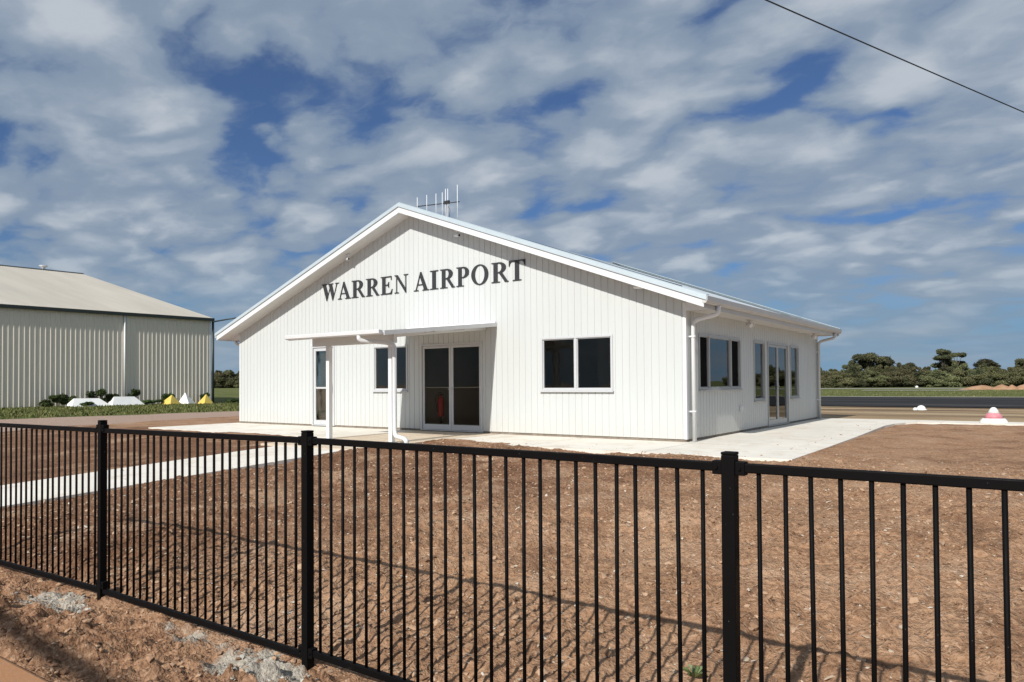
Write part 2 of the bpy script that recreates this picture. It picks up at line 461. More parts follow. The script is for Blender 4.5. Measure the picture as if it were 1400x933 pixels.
    t.bump(h, 0.034, 1.0)
    return t.m

def build_ground():
    xs = axis_steps([(-60, -26, 0.6), (-26, -13, 0.16), (-13, -7.5, 0.055), (-7.5, 0.4, 0.024), (0.4, 3, 0.1)], -2200, 2200)
    ys = axis_steps([(-4, 1.4, 0.3), (1.4, 7.0, 0.024), (7.0, 12.5, 0.05), (12.5, 26, 0.16), (26, 110, 1.2)], -400, 3000)
    X, Y = np.meshgrid(xs, ys)
    Z = ground_h(X, Y)
    fade = smooth(26, 22, Y)*smooth(-24, -18, X)*smooth(3.5, 2.5, X)*smooth(0.2, 1.4, Y)
    near = smooth(14, 9, Y)*smooth(-13.5, -11.5, X)
    verge = 1 - smooth(2.45, 2.8, Y - 0.055*np.minimum(X+5.7, 0) + 0.15*pn(X*1.3, Y*1.3))
    n1 = fbm(X*0.55, Y*0.55, 3)
    n2 = fbm(X*3.1+5, Y*3.1, 4, 0.55)
    n3 = 1 - np.abs(pn(X*6.3, Y*6.3+3)); n4 = 1 - np.abs(pn(X*13.0, Y*13.0+8))
    n5 = np.maximum(0, pn(X*9.5+31, Y*9.5))
    n6 = np.maximum(0, pn(X*20+3, Y*20-7))
    # drag marks run obliquely across the verge
    ca, sa = math.cos(R(52)), math.sin(R(52))
    U = X*ca + Y*sa; W = -X*sa + Y*ca
    rake = np.abs(pn(U*1.6, W*8.0)) + 0.5*np.abs(pn(U*3.1+4, W*15.0))
    d = 0.03*n1 + 0.016*n2 + near*(0.018*(n3-0.6) + 0.015*(n4-0.6) + 0.042*n5*(0.5+np.clip(n1+0.4,0,1)) + 0.026*n6)
    d = d*(1 - 0.3*verge) + verge*(0.075*(rake-0.45) + 0.045*n5 + 0.04*n6 + 0.02*n2)
    Z = Z + d*fade
    Z = Z + fade*(1-verge)*(0.010*(np.abs(pn(X*0.7+3, Y*6.5)) - 0.3) + 0.030*fbm(X*1.2+40, Y*1.2, 3)*near)
    # spoil heaped beside the slabs and round the footings
    Z = Z + 0.10*np.exp(-((X+15.2)/1.6)**2 - ((Y-10.35)/0.5)**2) + 0.07*np.exp(-((X+9.6)/0.9)**2 - ((Y-11.35)/0.45)**2)
    Z = Z - (0.045 + 0.05*smooth(-3.5, -8, X))*np.exp(-((Y-2.55)/0.4)**2)*fade
    # keep the soil below the concrete
    under = in_poly_soft(X, Y, PXL, PXR, -4, 9.5, 0.06)
    under = np.maximum(under, in_poly_soft(X, Y, XL-0.05, XR+2.5, 11.9, 25.1, 0.12))
    under = np.maximum(under, in_poly_soft(X, Y, -12.95, -10.28, 9.2, 14, 0.08))
    under = np.maximum(under, in_poly_soft(X, Y, -20.6, -12.9, 11.05, 14, 0.1))
    under = np.maximum(under, in_poly_soft(X, Y, -8.4, -3.1, 11.5, 14, 0.1))
    under = np.maximum(under, in_poly_soft(X, Y, -3.4, 60, 23.6, 25.0, 0.1))
    under = np.maximum(under, in_poly_soft(X, Y, -14, 4, -4, 1.72, 0.06))
    Z = np.where(under > 0, np.minimum(Z, ground_h(X, Y) - 0.05*under + (1-under)*0.02), Z)
    # far land falls away a little
    dist = np.hypot(X, Y)
    Z = Z - 0.0*dist
    cement = 0.9*np.exp(-((X+6.0)/0.62)**2 - ((Y-2.46)/0.2)**2) + 0.9*np.exp(-((X+3.5)/0.46)**2 - ((Y-2.48)/0.23)**2) \
        + 0.75*np.exp(-((X+7.1)/0.5)**2 - ((Y-2.1)/0.16)**2) + 0.7*np.exp(-((X+0.95)/0.3)**2 - ((Y-2.6)/0.3)**2) + 0.6*np.exp(-((X+4.4)/0.5)**2 - ((Y-2.62)/0.14)**2)
    gravel = smooth(-24.0, -26.5, X + 0.22*(Y-15))*smooth(60, 40, Y)
    gedge = -31.6 + (Y-11.8)*0.14
    grass = smooth(gedge+1.5, gedge-1.5, X)*smooth(-120, -110, X+0*Y)
    grass = grass*smooth(-6, 0, Y)
    grass = np.maximum(grass, smooth(30, 36, Y)*smooth(-27, -32, X))
    grass = np.maximum(grass, smooth(66.5, 68.5, Y))
    gravel = np.maximum(gravel, smooth(-3, -5, Y))
    dry = smooth(25.2, 26.0, Y)*smooth(69.0, 66.8, Y)*smooth(-33, -28, X)
    chips = smooth(-13.5, -11, X)*(1-0.6*verge)
    damp = smooth(-2.6, -8.6, X - 0.30*(Y-3))*smooth(13, 10, Y)*(1-verge)
    nx, ny = len(xs), len(ys)
    idx = np.arange(nx*ny).reshape(ny, nx)
    F = np.stack([idx[:-1,:-1], idx[:-1,1:], idx[1:,1:], idx[1:,:-1]], -1).reshape(-1, 4)
    o = raw_mesh('ground', np.stack([X, Y, Z], -1).reshape(-1, 3), F, ground_mat(),
                 dict(verge=(verge*smooth(-12, -11, X)).ravel(), cement=cement.ravel(), gravel=gravel.ravel(), grass=grass.ravel(), dry=dry.ravel(), chips=chips.ravel(), damp=damp.ravel()), True)
    tag(o, kind='structure')
    return xs, ys, Z

def sample(xs, ys, Z, x, y):
    i = np.clip(np.searchsorted(xs, x)-1, 0, len(xs)-2); j = np.clip(np.searchsorted(ys, y)-1, 0, len(ys)-2)
    fx = (x-xs[i])/(xs[i+1]-xs[i]); fy = (y-ys[j])/(ys[j+1]-ys[j])
    return (Z[j,i]*(1-fx)+Z[j,i+1]*fx)*(1-fy) + (Z[j+1,i]*(1-fx)+Z[j+1,i+1]*fx)*fy

def on_concrete(x, y):
    a = (x > PXL-0.03) & (x < PXR+0.03) & (y < 9.5)
    b = (x > -12.98) & (x < -10.2) & (y > 9.2)
    c = (y > 11.0) & (x < -12.9) & (x > -20.7)
    d = (y > 11.45) & (x > -10.3) & (x < -3.0)
    e = (y < 1.74)
    f = (y > 23.5)
    return a | b | c | d | e | f

def scatter_lumps(name, mat, n, xr, yr, size, flat, label, xs, ys, Z, stretch=1.0, keep=None, zfix=None):
    bm = bmesh.new(); bmesh.ops.create_icosphere(bm, subdivisions=1, radius=1)
    bv = np.array([v.co[:] for v in bm.verts]); bf = np.array([[v.index for v in f.verts] for f in bm.faces]); bm.free()
    x = rng.uniform(*xr, n*3); y = yr[0] + (yr[1]-yr[0])*rng.uniform(0, 1, n*3)**1.35
    ok = ~on_concrete(x, y) if zfix is None else np.ones(len(x), bool)
    if keep is not None: ok &= keep(x, y)
    x = x[ok][:n]; y = y[ok][:n]; n = len(x)
    s = size[0]*np.minimum(np.exp(rng.normal(0, size[1], n)), 3.0)
    z = sample(xs, ys, Z, x, y) if zfix is None else zfix(x, y)
    jit = 1 + rng.uniform(-0.33, 0.33, (n, len(bv), 1))
    P = bv[None]*jit*np.stack([s*rng.uniform(0.8, 1.5*stretch, n), s*rng.uniform(0.7, 1.2, n), s*flat*rng.uniform(0.7, 1.2, n)], -1)[:, None]
    a = rng.uniform(0, 6.28, n); b = rng.normal(0, 0.35, n)
    ca, sa, cb, sb = np.cos(a)[:,None], np.sin(a)[:,None], np.cos(b)[:,None], np.sin(b)[:,None]
    px, py, pz = P[...,0]*cb + P[...,2]*sb, P[...,1], -P[...,0]*sb + P[...,2]*cb
    qx, qy = px*ca - py*sa, px*sa + py*ca
    V = np.stack([qx + x[:,None], qy + y[:,None], pz + z[:,None] + (s*flat*0.25)[:,None]], -1).reshape(-1, 3)
    F = (bf[None] + (np.arange(n)*len(bv))[:,None,None]).reshape(-1, 3)
    tone = np.repeat(rng.uniform(0, 1, n), len(bv))
    o = raw_mesh(name, V, F, mat, dict(tone=tone))
    tag(o, label, name, kind='stuff')
    return o

def tone_mat(name, stops, rough=0.95, bump=0.006, bscale=60):
    t = NT(name)
    c = t.ramp(t.attr('tone'), stops)
    n = t.noise(t.coord('Object'), bscale, 4, 0.6)
    c = t.mix(0.35, c, t.mix(n, (0.02, 0.02, 0.02), c, 'MULTIPLY')) if False else c
    t.bump(n, bump)
    return t.set(c, rough, 0, 0.15)

# ------------------------------------------------------------------ concrete paths
def build_paths():
    m = MB()
    def quad_slab(pts, top, th=0.12, gap=0.0):
        cx = sum(p[0] for p in pts)/len(pts); cy = sum(p[1] for p in pts)/len(pts)
        tops = top if callable(top) else (lambda x, y: top)
        vs = [(x, y, tops(x, y)) for x, y in pts] + [(x, y, tops(x, y)-th) for x, y in pts]
        n = len(pts)
        m.add(vs, [tuple(range(n)), tuple(range(2*n-1, n-1, -1))] + [(i, i+n, (i+1) % n+n, (i+1) % n) for i in range(n)])
    g = 0.008
    # entrance path, bays of 1.55 m
    zt = lambda x, y: float(base_h(np.array(y))) + 0.034
    y = 9.2
    while y > -4:
        y0 = y - 1.55
        quad_slab([(PXL, y0+g), (PXR, y0+g), (PXR, y-g), (PXL, y-g)], zt)
        y = y0
    o = m.build('path', M['conc']); tag(o, kind='structure')
    m = MB(); S = SLAB
    # porch slab in bays
    for (x0, x1) in ((-12.92, -11.62), (-11.62, -10.28)):
        for (y0, y1) in ((9.2, 10.95), (10.95, 12.4), (12.4, YF+0.1)):
            quad_slab([(x0+g, y0+g), (x1-g, y0+g), (x1-g, y1-g), (x0+g, y1-g)], S)
    o = m.build('porch_slab', M['conc_porch']); tag(o, kind='structure')
    m = MB()
    # left walkway
    xb = -20.75
    while xb < -12.95:
        x1 = min(xb+2.0, -12.92)
        quad_slab([(xb+g, 11.05), (x1-g, 11.05), (x1-g, YF+0.1), (xb+g, YF+0.1)], S-0.004)
        xb = x1
    # right walkway, its edge curving away from the porch
    e = [(-10.28, 12.2), (-9.9, 12.05), (-9.4, 11.82), (-8.9, 11.6), (-8.3, 11.47), (-6.6, 11.42)]
    quad_slab(e[:5] + [(-8.0-g, 11.46), (-8.0-g, YF+0.1), (-10.28+g, YF+0.1)], S-0.004)
    quad_slab([(-8.0+g, 11.46), (-5.5-g, 11.47), (-5.5-g, YF+0.1), (-8.0+g, YF+0.1)], S-0.004)
    # side apron
    quad_slab([(-5.5+g, 11.47), (-3.06, 11.62), (-3.08, YF+0.1), (-5.5+g, YF+0.1)], S-0.004)
    edge = [(-3.08, YF+0.1+2*g), (-3.14, 17), (-3.24, 20.0), (-3.28, 21.6), (-3.2, 22.6), (-3.02, 23.3), (-2.75, 23.62), (-2.2, 23.7)]
    quad_slab([(-5.75, YF+0.1+2*g)] + edge[:2] + [(-5.75, 17)], S-0.004)
    quad_slab([(-5.75, 17+2*g), (-3.14, 17+2*g)] + edge[2:4] + [(-5.75, 21.6)], S-0.004)
    quad_slab([(-5.75, 21.6+2*g), (-3.28, 21.6+2*g)] + edge[4:] + [(-2.2, 24.95), (-5.75, 24.95)], S-0.004)
    quad_slab([(-20.9, YB-0.2), (-5.75-g, YB-0.2), (-5.75-g, 25.4), (-20.9, 25.4)], S-0.004)
    x = -2.2
    while x < 40:
        quad_slab([(x+g, 23.7), (x+2.4-g, 23.7), (x+2.4-g, 24.95), (x+g, 24.95)], S-0.006)
        x += 2.4
    o = m.build('walkway', M['conc']); tag(o, kind='structure')
    m = MB()
    m.bbox((-14, -0.2, -0.1), (4, 1.715, 0.04), 0.025)
    o = m.build('kerb', M['kerb']); tag(o, kind='structure')

# ------------------------------------------------------------------ wall building
def groove_profile(u0, u1, pitch, gw, depth):
    pts = [(u0, 0.0)]
    u = u0 + pitch*0.5
    while u < u1 - gw:
        pts += [(u-gw/2, 0.0), (u-gw*0.3, -depth), (u+gw*0.3, -depth), (u+gw/2, 0.0)]
        u += pitch
    pts.append((u1, 0.0)); return pts
def rib_profile(u0, u1, pitch, top, flank, h):
    pts = [(u0, 0.0)]
    u = u0 + pitch*0.5
    while u < u1 - pitch*0.4:
        pts += [(u-top/2-flank, 0.0), (u-top/2, h), (u+top/2, h), (u+top/2+flank, 0.0)]
        u += pitch
    pts.append((u1, 0.0)); return pts
def strip_wall(mb, prof, P, zbot, ztop, openings, extra=()):
    us = [p[0] for p in prof]; ds = [p[1] for p in prof]
    br = sorted(set([round(u, 5) for u in us] + [round(x, 5) for o in openings for x in o[:2]] + [round(x, 5) for x in extra]))
    for a, b in zip(br[:-1], br[1:]):
        if b - a < 1e-5: continue
        da, db = float(np.interp(a, us, ds)), float(np.interp(b, us, ds)); m = (a+b)/2
        cuts = sorted([(o[2], o[3]) for o in openings if o[0] < m < o[1]])
        z = zbot
        for c0, c1 in cuts + [(None, None)]:
            za, zb = (ztop(a), ztop(b)) if c0 is None else (c0, c0)
            if za > z or zb > z:
                mb.add([P(a, da, z), P(b, db, z), P(b, db, zb), P(a, da, za)], [(0, 1, 2, 3)])
            if c1 is not None: z = c1

def pbox(mb, P, u0, u1, d0, d1, z0, z1):
    return mb.box(P(u0, d0, z0), P(u1, d1, z1))

def window(parent, P, u0, u1, z0, z1, mull, fmat, gmat, screens=(), fw=0.042, sill=True, label=None, flash=False):
    f = MB()
    for (a, b, c, d) in ((u0, u1, z1-fw, z1), (u0, u1, z0, z0+fw), (u0, u0+fw, z0+fw, z1-fw), (u1-fw, u1, z0+fw, z1-fw)):
        pbox(f, P, a, b, -0.07, 0.022, c, d)
    for i, mu in enumerate(mull):
        pbox(f, P, mu-0.026, mu+0.026, -0.065, 0.014, z0+fw, z1-fw)
    edges = [u0+fw] + [x for mu in mull for x in (mu-0.026, mu+0.026)] + [u1-fw]
    spans = [(edges[2*i], edges[2*i+1]) for i in range(len(edges)//2)]
    sash = []
    for i, (a, b) in enumerate(spans):            # slim sash stiles inside each light
        s = 0.022
        pbox(f, P, a, a+s, -0.06, -0.004, z0+fw, z1-fw); pbox(f, P, b-s, b, -0.06, -0.004, z0+fw, z1-fw)
        pbox(f, P, a+s, b-s, -0.06, -0.004, z1-fw-s, z1-fw); pbox(f, P, a+s, b-s, -0.06, -0.004, z0+fw, z0+fw+s)
    w = f.build('window', fmat, parent)
    if label: w['label'] = label
    for i, (a, b) in enumerate(spans):
        if i in screens:
            pbox(MB(), P, a+0.022, b-0.022, -0.036, -0.032, z0+fw+0.022, z1-fw-0.022).build('insect_screen', M['screen'], w)
        else:
            pbox(MB(), P, a+0.022, b-0.022, -0.04, -0.034, z0+fw+0.022, z1-fw-0.022).build('pane', gmat, w)
    if sill:
        s = MB(); pbox(s, P, u0-0.02, u1+0.02, 0.0, 0.06, z0-0.028, z0-0.002); s.build('sill', fmat, w)
        if flash:
            s = MB(); pbox(s, P, u0-0.03, u1+0.03, 0.0, 0.028, z1+0.002, z1+0.05); s.build('head_flashing', M['trim'], w)
    return w

def glass_door(parent, P, u0, u1, z0, z1, leaves, fmat, gmat, handle_u, midrail=None, flash=True, stile=0.062, rh=0.024):
    f = MB(); fw = 0.045
    pbox(f, P, u0, u0+fw, -0.07, 0.022, z0, z1); pbox(f, P, u1-fw, u1, -0.07, 0.022, z0, z1)
    pbox(f, P, u0+fw, u1-fw, -0.07, 0.022, z1-fw, z1); pbox(f, P, u0+fw, u1-fw, -0.07, 0.03, z0, z0+0.02)
    dr = f.build('door', fmat, parent)
    n = leaves; w = (u1-u0-2*fw)/n
    for i in range(n):
        a = u0+fw+w*i+0.004; b = a+w-0.008; zz0 = z0+0.026; zz1 = z1-fw-0.005
        l = MB()
        pbox(l, P, a, a+stile, -0.055, -0.008, zz0, zz1); pbox(l, P, b-stile, b, -0.055, -0.008, zz0, zz1)
        pbox(l, P, a+stile, b-stile, -0.055, -0.008, zz1-stile, zz1); pbox(l, P, a+stile, b-stile, -0.055, -0.008, zz0, zz0+0.13)
        if midrail:
            pbox(l, P, a+stile, b-stile, *((-0.026, -0.014) if rh > 0.02 else (-0.05, -0.04)), midrail-rh, midrail+rh)
        l.build('door_leaf', fmat, dr)
        pbox(MB(), P, a+stile, b-stile, -0.034, -0.028, zz0+0.13, zz1-stile).build('pane', gmat, dr)
    for hu in handle_u:
        h = MB()
        pbox(h, P, hu-0.02, hu+0.02, -0.008, 0.004, z0+0.93, z0+1.17)
        h.tube([P(hu, 0.004, z0+1.04), P(hu, 0.05, z0+1.04), P(hu-0.11, 0.05, z0+1.035)], 0.009, 8)
        h.build('handle', M['steel'], dr)
    if flash:
        s = MB(); pbox(s, P, u0-0.03, u1+0.03, 0.0, 0.028, z1+0.002, z1+0.07); s.build('head_flashing', M['trim'], dr)
    return dr

# ------------------------------------------------------------------ serif capitals (unit cap height)
def arc(cx, cy, rx, ry, a0, a1, n=18):
    return [(cx+rx*math.cos(R(a0+(a1-a0)*i/n)), cy+ry*math.sin(R(a0+(a1-a0)*i/n))) for i in range(n+1)]
def serif(x0, x1, y, up, t=0.035):
    return [(x0, y), (x1, y), (x1, y+t*up), ((x0+x1)/2+(x1-x0)*0.26, y+t*up*1.5), ((x0+x1)/2-(x1-x0)*0.26, y+t*up*1.5), (x0, y+t*up)]
def band(outer, inner): return ('band', outer, inner)
def glyph(ch):
    S = []
    st = lambda x0, x1, y0=0.0, y1=1.0: S.append([(x0, y0), (x1, y0), (x1, y1), (x0, y1)])
    if ch == 'I':
        st(.13, .33); S.extend([serif(0, .46, 0, 1), serif(0, .46, 1, -1)]); return S, .46
    if ch in 'RP':
        st(.10, .29); S.append(serif(0, .40, 0, 1)); S.append([(0, .965), (.12, .95), (.12, 1), (0, 1)])
        ym, yt = (.47, 1.0) if ch == 'R' else (.43, 1.0)
        o = [(.29, yt)] + arc(.37, (ym+yt)/2, .31, (yt-ym)/2, 90, -90) + [(.29, ym)]
        i = [(.29, yt-.055)] + arc(.35, (ym+yt)/2, .13, (yt-ym)/2-.055, 90, -90) + [(.29, ym+.05)]
        S.append(band(o, i))
        if ch == 'R':
            S.append([(.33, .5), (.60, .06), (.62, .0), (.80, .0), (.80, .035), (.76, .045), (.74, .07), (.49, .5)]); return S, .80
        return S, .69
    if ch == 'E':
        st(.10, .29); S.append([(0, 0), (.12, 0), (.12, .05), (0, .035)]); S.append([(0, .965), (.12, .95), (.12, 1), (0, 1)])
        S.append([(.28, .945), (.62, .945), (.64, .78), (.67, .78), (.66, 1), (.28, 1)])
        S.append([(.28, .0), (.68, .0), (.72, .27), (.69, .27), (.62, .1), (.54, .06), (.28, .055)])
        S.append([(.28, .49), (.44, .49), (.48, .36), (.51, .36), (.51, .68), (.48, .68), (.44, .545), (.28, .545)]); return S, .72
    if ch == 'N':
        st(.12, .165, 0, .95); S.append(serif(0, .28, 0, 1)); st(.72, .765, 0, 1); S.append(serif(.60, .89, 1, -1))
        S.append([(0, 1), (.21, 1), (.765, .17), (.765, -.02), (.725, -.02), (.14, .86), (.05, .965), (0, .965)]); return S, .89
    if ch == 'A':
        S.append([(.36, 1.01), (.42, 1.01), (.74, .08), (.56, .08), (.34, .76)])
        S.append([(.36, 1.01), (.385, .93), (.155, .05), (.105, .05)])
        S.append([(.21, .30), (.60, .30), (.585, .35), (.225, .35)])
        S.append(serif(0, .26, 0, 1)); S.append([(.47, 0), (.84, 0), (.84, .035), (.75, .05), (.735, .10), (.555, .10), (.55, .05), (.47, .035)]); return S, .84
    if ch == 'W':
        S.append([(.07, .97), (.27, .97), (.43, .32), (.345, -.02), (.315, -.02)])
        S.append([(.345, -.02), (.37, .08), (.56, .76), (.53, .80)])
        S.append([(.46, .97), (.66, .97), (.80, .32), (.725, -.02), (.695, -.02)])
        S.append([(.725, -.02), (.75, .08), (1.0, .97), (.955, .97)])
        S.append([(0, .965), (.34, .965), (.34, 1), (0, 1)]); S.append([(.40, .965), (.74, .965), (.74, 1), (.40, 1)]); S.append([(.86, .965), (1.10, .965), (1.10, 1), (.86, 1)])
        return S, 1.10
    if ch == 'T':
        st(.29, .49); S.append(serif(.18, .60, 0, 1))
        S.append([(0, 1), (.78, 1), (.78, .945), (0, .945)])
        S.append([(0, .95), (0, .72), (.03, .72), (.06, .86), (.14, .95)]); S.append([(.78, .95), (.78, .72), (.75, .72), (.72, .86), (.64, .95)]); return S, .78
    if ch == 'O':
        S.append(band(arc(.45, .5, .45, .52, 0, 360, 40), arc(.45, .5, .255, .465, 0, 360, 40))); return S, .90

def letter_mesh(ch, x0, x1, z0, cap, parent):
    shapes, w = glyph(ch); k = (x1-x0)/w
    mb = MB()
    for i, s in enumerate(shapes):
        yb = YF - 0.003; th = -(0.018 + 0.0006*i)
        if isinstance(s, tuple):
            _, o, n = s; vs = []
            for (px, pz), (qx, qz) in zip(o, n):
                for X_, Z_ in ((px, pz), (qx, qz)):
                    vs += [(x0+X_*k, yb, z0+Z_*cap), (x0+X_*k, yb+th, z0+Z_*cap)]
            fs = []
            for j in range(len(o)-1):
                a = 4*j; b = a+4
                fs += [(a+1, b+1, b+3, a+3), (a, a+2, b+2, b), (a, b, b+1, a+1), (a+2, a+3, b+3, b+2)]
            mb.add(vs, fs)
        else:
            mb.prism([(x0+px*k, yb, z0+pz*cap) for px, pz in s], (0, th, 0))
    return mb.build('letter', M['letter'], parent)

# ------------------------------------------------------------------ terminal
def build_terminal():
    T = empty('terminal_building', (MID, YF, SLAB), 'white ribbed metal airport terminal with gabled front and black WARREN AIRPORT lettering', 'building')
    PF = lambda u, d, z: (u, YF-d, z)
    PS = lambda u, d, z: (XR+d, u, z)
    zb = SLAB+0.05
    ztop = lambda x: 5.90 - SLOPE*abs(x-MID) + 0.03
    # openings (u0,u1,z0,z1)
    D1 = (-16.99, -16.03, SLAB+0.02, 2.655); W2 = (-14.47, -13.22, 1.375, 2.575)
    D2 = (-12.76, -10.77, SLAB+0.02, 2.555); W3 = (-9.09, -7.275, 1.38, 2.575)
    op = [(a+.01, b-.01, c-(.1 if c < .5 else -.01), d-.01) for a, b, c, d in (D1, W2, D2, W3)]
    m = MB(); strip_wall(m, groove_profile(XL, XR, 0.165, 0.020, 0.010), PF, zb, ztop, op, (MID,))
    m.build('front_wall', M['clad'], T)
    SW = (14.50, 17.11, 1.385, 2.555); S1 = (18.12, 19.01, 1.075, 2.57); SD = (19.25, 21.17, SLAB+0.02, 2.57); S2 = (21.385, 22.28, 1.075, 2.57)
    op = [(a+.01, b-.01, c-(.1 if c < .5 else -.01), d-.01) for a, b, c, d in (SW, S1, SD, S2)]
    m = MB(); strip_wall(m, groove_profile(YF, YB, 0.165, 0.020, 0.010), PS, zb, lambda y: 3.10, op)
    m.build('side_wall', M['clad'], T)
    m = MB(); strip_wall(m, groove_profile(XL, XR, 0.165, 0.020, 0.010), lambda u, d, z: (u, YB+d, z), zb, ztop, [], (MID,)); m.build('back_wall', M['clad'], T)
    m = MB(); strip_wall(m, groove_profile(YF, YB, 0.165, 0.020, 0.010), lambda u, d, z: (XL-d, u, z), zb, lambda y: 3.10, []); m.build('side_wall', M['clad'], T)
    # corner flashings
    for cx, cy in ((XR, YF), (XR, YB), (XL, YF), (XL, YB)):
        sx = 1 if cx == XR else -1; sy = 1 if cy == YB else -1
        m = MB(); zt = 3.13
        m.box((cx+sx*0.006, cy+sy*0.006, zb), (cx-sx*0.055, cy+sy*0.0025, zt)); m.box((cx+sx*0.006, cy+sy*0.0025, zb), (cx+sx*0.0025, cy-sy*(0.075), zt))
        m.build('corner_flashing', M['trim'], T)
    # slab edge showing below the cladding, and inside
    m = MB(); m.box((XL+0.02, YF+0.02, 0.1), (XR-0.02, YB-0.02, SLAB+0.045)); m.build('slab_edge', M['plinth'], T)
    m = MB(); m.box((XL+0.1, YF+0.12, SLAB+0.046), (XR-0.1, YB-0.1, SLAB+0.052)); m.build('floor', M['carpet'], T)
    m = MB()
    m.box((XL+0.1, YF+0.1, 2.95), (XR-0.1, YB-0.1, 3.0))                       # ceiling
    m.box((XL+0.1, YF+5.0, SLAB+.053), (-12.9, YF+5.1, 2.95)); m.box((-12.9, YF+6.6, SLAB+.053), (-9.4, YF+6.7, 2.95))
    m.box((-13.0, YF+0.1, SLAB+.053), (-12.9, YF+5.0, 2.95)); m.box((-15.2, YF+0.1, SLAB+.053), (-15.1, YF+5.0, 2.95))
    m.box((-9.4, YF+3.2, SLAB+.053), (-9.3, YF+6.7, 2.95)); m.box((-9.3, YF+3.2, SLAB+.053), (-8.5, YF+3.3, 2.95)); m.box((-7.6, YF+3.2, SLAB+.053), (-7.0, YF+3.3, 2.95))
    m.box((XL+0.1, YB-0.14, SLAB+.053), (XR-0.1, YB-0.1, 2.95)); m.box((XL+0.1, YF+0.1, SLAB+.053), (XL+0.14, YB-0.1, 2.95))
    
    m.build('interior_wall', M['inside'], T)
    m = MB(); m.box((-17.3, YF+0.10, SLAB+.053), (-15.6, YF+0.115, 2.7)); m.build('added_backing_sheet', M['door_backing'], T)  # added sheet that catches the sun so the single door glass reads grey
    m = MB(); m.bbox((-8.3, 15.4, SLAB+.053), (-7.3, 17.0, 1.15)); m.build('counter', M['trim'], T); m = MB(); m.bbox((-9.2, 21, SLAB+.053), (-7.2, 22.2, 1.1)); m.build('counter', M['trim'], T)
    # windows and doors
    window(T, PF, *W2, [(W2[0]+W2[1])/2], M['frame'], M['glass'], label='two-light window partly behind the porch post')
    window(T, PF, *W3, [-8.19], M['frame'], M['glass'], label='wide two-light window on the open front wall')
    glass_door(T, PF, *D1, 1, M['frame'], M['glass_door'], [-16.12], 1.46, stile=0.09)
    glass_door(T, PF, *D2, 2, M['frame'], M['glass_door2'], [-11.70], 1.46, rh=0.011, flash=False)
    window(T, PS, *SW, [15.10, 16.47], M['frame_grey'], M['glass_side'], screens=(0, 2))
    window(T, PS, *S1, [], M['frame_grey'], M['glass_side']); window(T, PS, *S2, [], M['frame_grey'], M['glass_side'])
    glass_door(T, PS, *SD, 2, M['frame_grey'], M['glass_side'], [20.13], None, flash=False)
    # roof
    y0, y1 = YF-OVG, YB+OVG; half = (XR-XL)/2+EAVE
    zr = 6.055
    def roof_side(sg):
        m = MB(); n = 2
        xe = MID+sg*(half-0.02); ze = zr-SLOPE*(half-0.02)
        # corrugated sheet: fine waves along Y
        ys_ = np.arange(y0+0.03, y1-0.02, 0.076/4); vs = []; fs = []
        for i, yy in enumerate(ys_):
            w_ = 0.009*math.sin(i*math.pi/2)
            vs += [(MID, yy, zr+w_), (xe, yy, ze+w_)]
            if i: fs.append((2*i-2, 2*i, 2*i+1, 2*i-1))
        m.add(vs, fs, True)
        return m.build('roof', M['roof'], T)
    rf = roof_side(1); rf2 = roof_side(-1)
    m = MB(); m.prism([(MID-0.22, y0, zr-SLOPE*0.22+0.02), (MID, y0, zr+0.035), (MID+0.22, y0, zr-SLOPE*0.22+0.02), (MID+0.22, y0, zr-SLOPE*0.22+0.012), (MID, y0, zr+0.027), (MID-0.22, y0, zr-SLOPE*0.22+0.012)], (0, y1-y0, 0)); m.build('ridge_cap', M['cap'], T)
    # barge boards, cappings and raked soffits, both gables
    for ye, s in ((y0, -1), (y1, 1)):
        for sg in (-1, 1):
            X_ = lambda h: MID+sg*h
            zz = lambda h, b: b-SLOPE*h
            hb = half-0.04
            m = MB(); m.prism([(X_(0), ye, zz(0, 5.90)), (X_(hb), ye, zz(hb, 5.90)), (X_(hb), ye, zz(hb, 6.05)), (X_(0), ye, zz(0, 6.05))], (0, -s*0.025, 0)); m.build('barge_board', M['trim'], T)
            m = MB(); hc = half+0.02
            pr = [(0.004, 6.046), (0.03, 6.05), (0.02, 6.145), (-0.02, 6.165), (-0.14, 6.16), (-0.14, 6.15), (-0.02, 6.152), (0.008, 6.135), (0.018, 6.06)]
            vs = [(X_(0), ye+s*a, zz(0, b)) for a, b in pr] + [(X_(hc), ye+s*a, zz(hc, b)) for a, b in pr]; n = len(pr)
            m.add(vs, [(i, (i+1) % n, (i+1) % n+n, i+n) for i in range(n)] + [tuple(range(n)), tuple(range(n, 2*n))]); m.build('barge_capping', M['cap'], T)
            m = MB(); yw = YF if s < 0 else YB
            a, b = ye-s*0.027, yw
            m.add([(X_(0), a, zz(0, 5.915)), (X_(half-.06), a, zz(half-.06, 5.915)), (X_(half-.06), b, zz(half-.06, 5.915)), (X_(0), b, zz(0, 5.915))], [(0, 1, 2, 3)])
            m.build('soffit', M['soffit'], T)
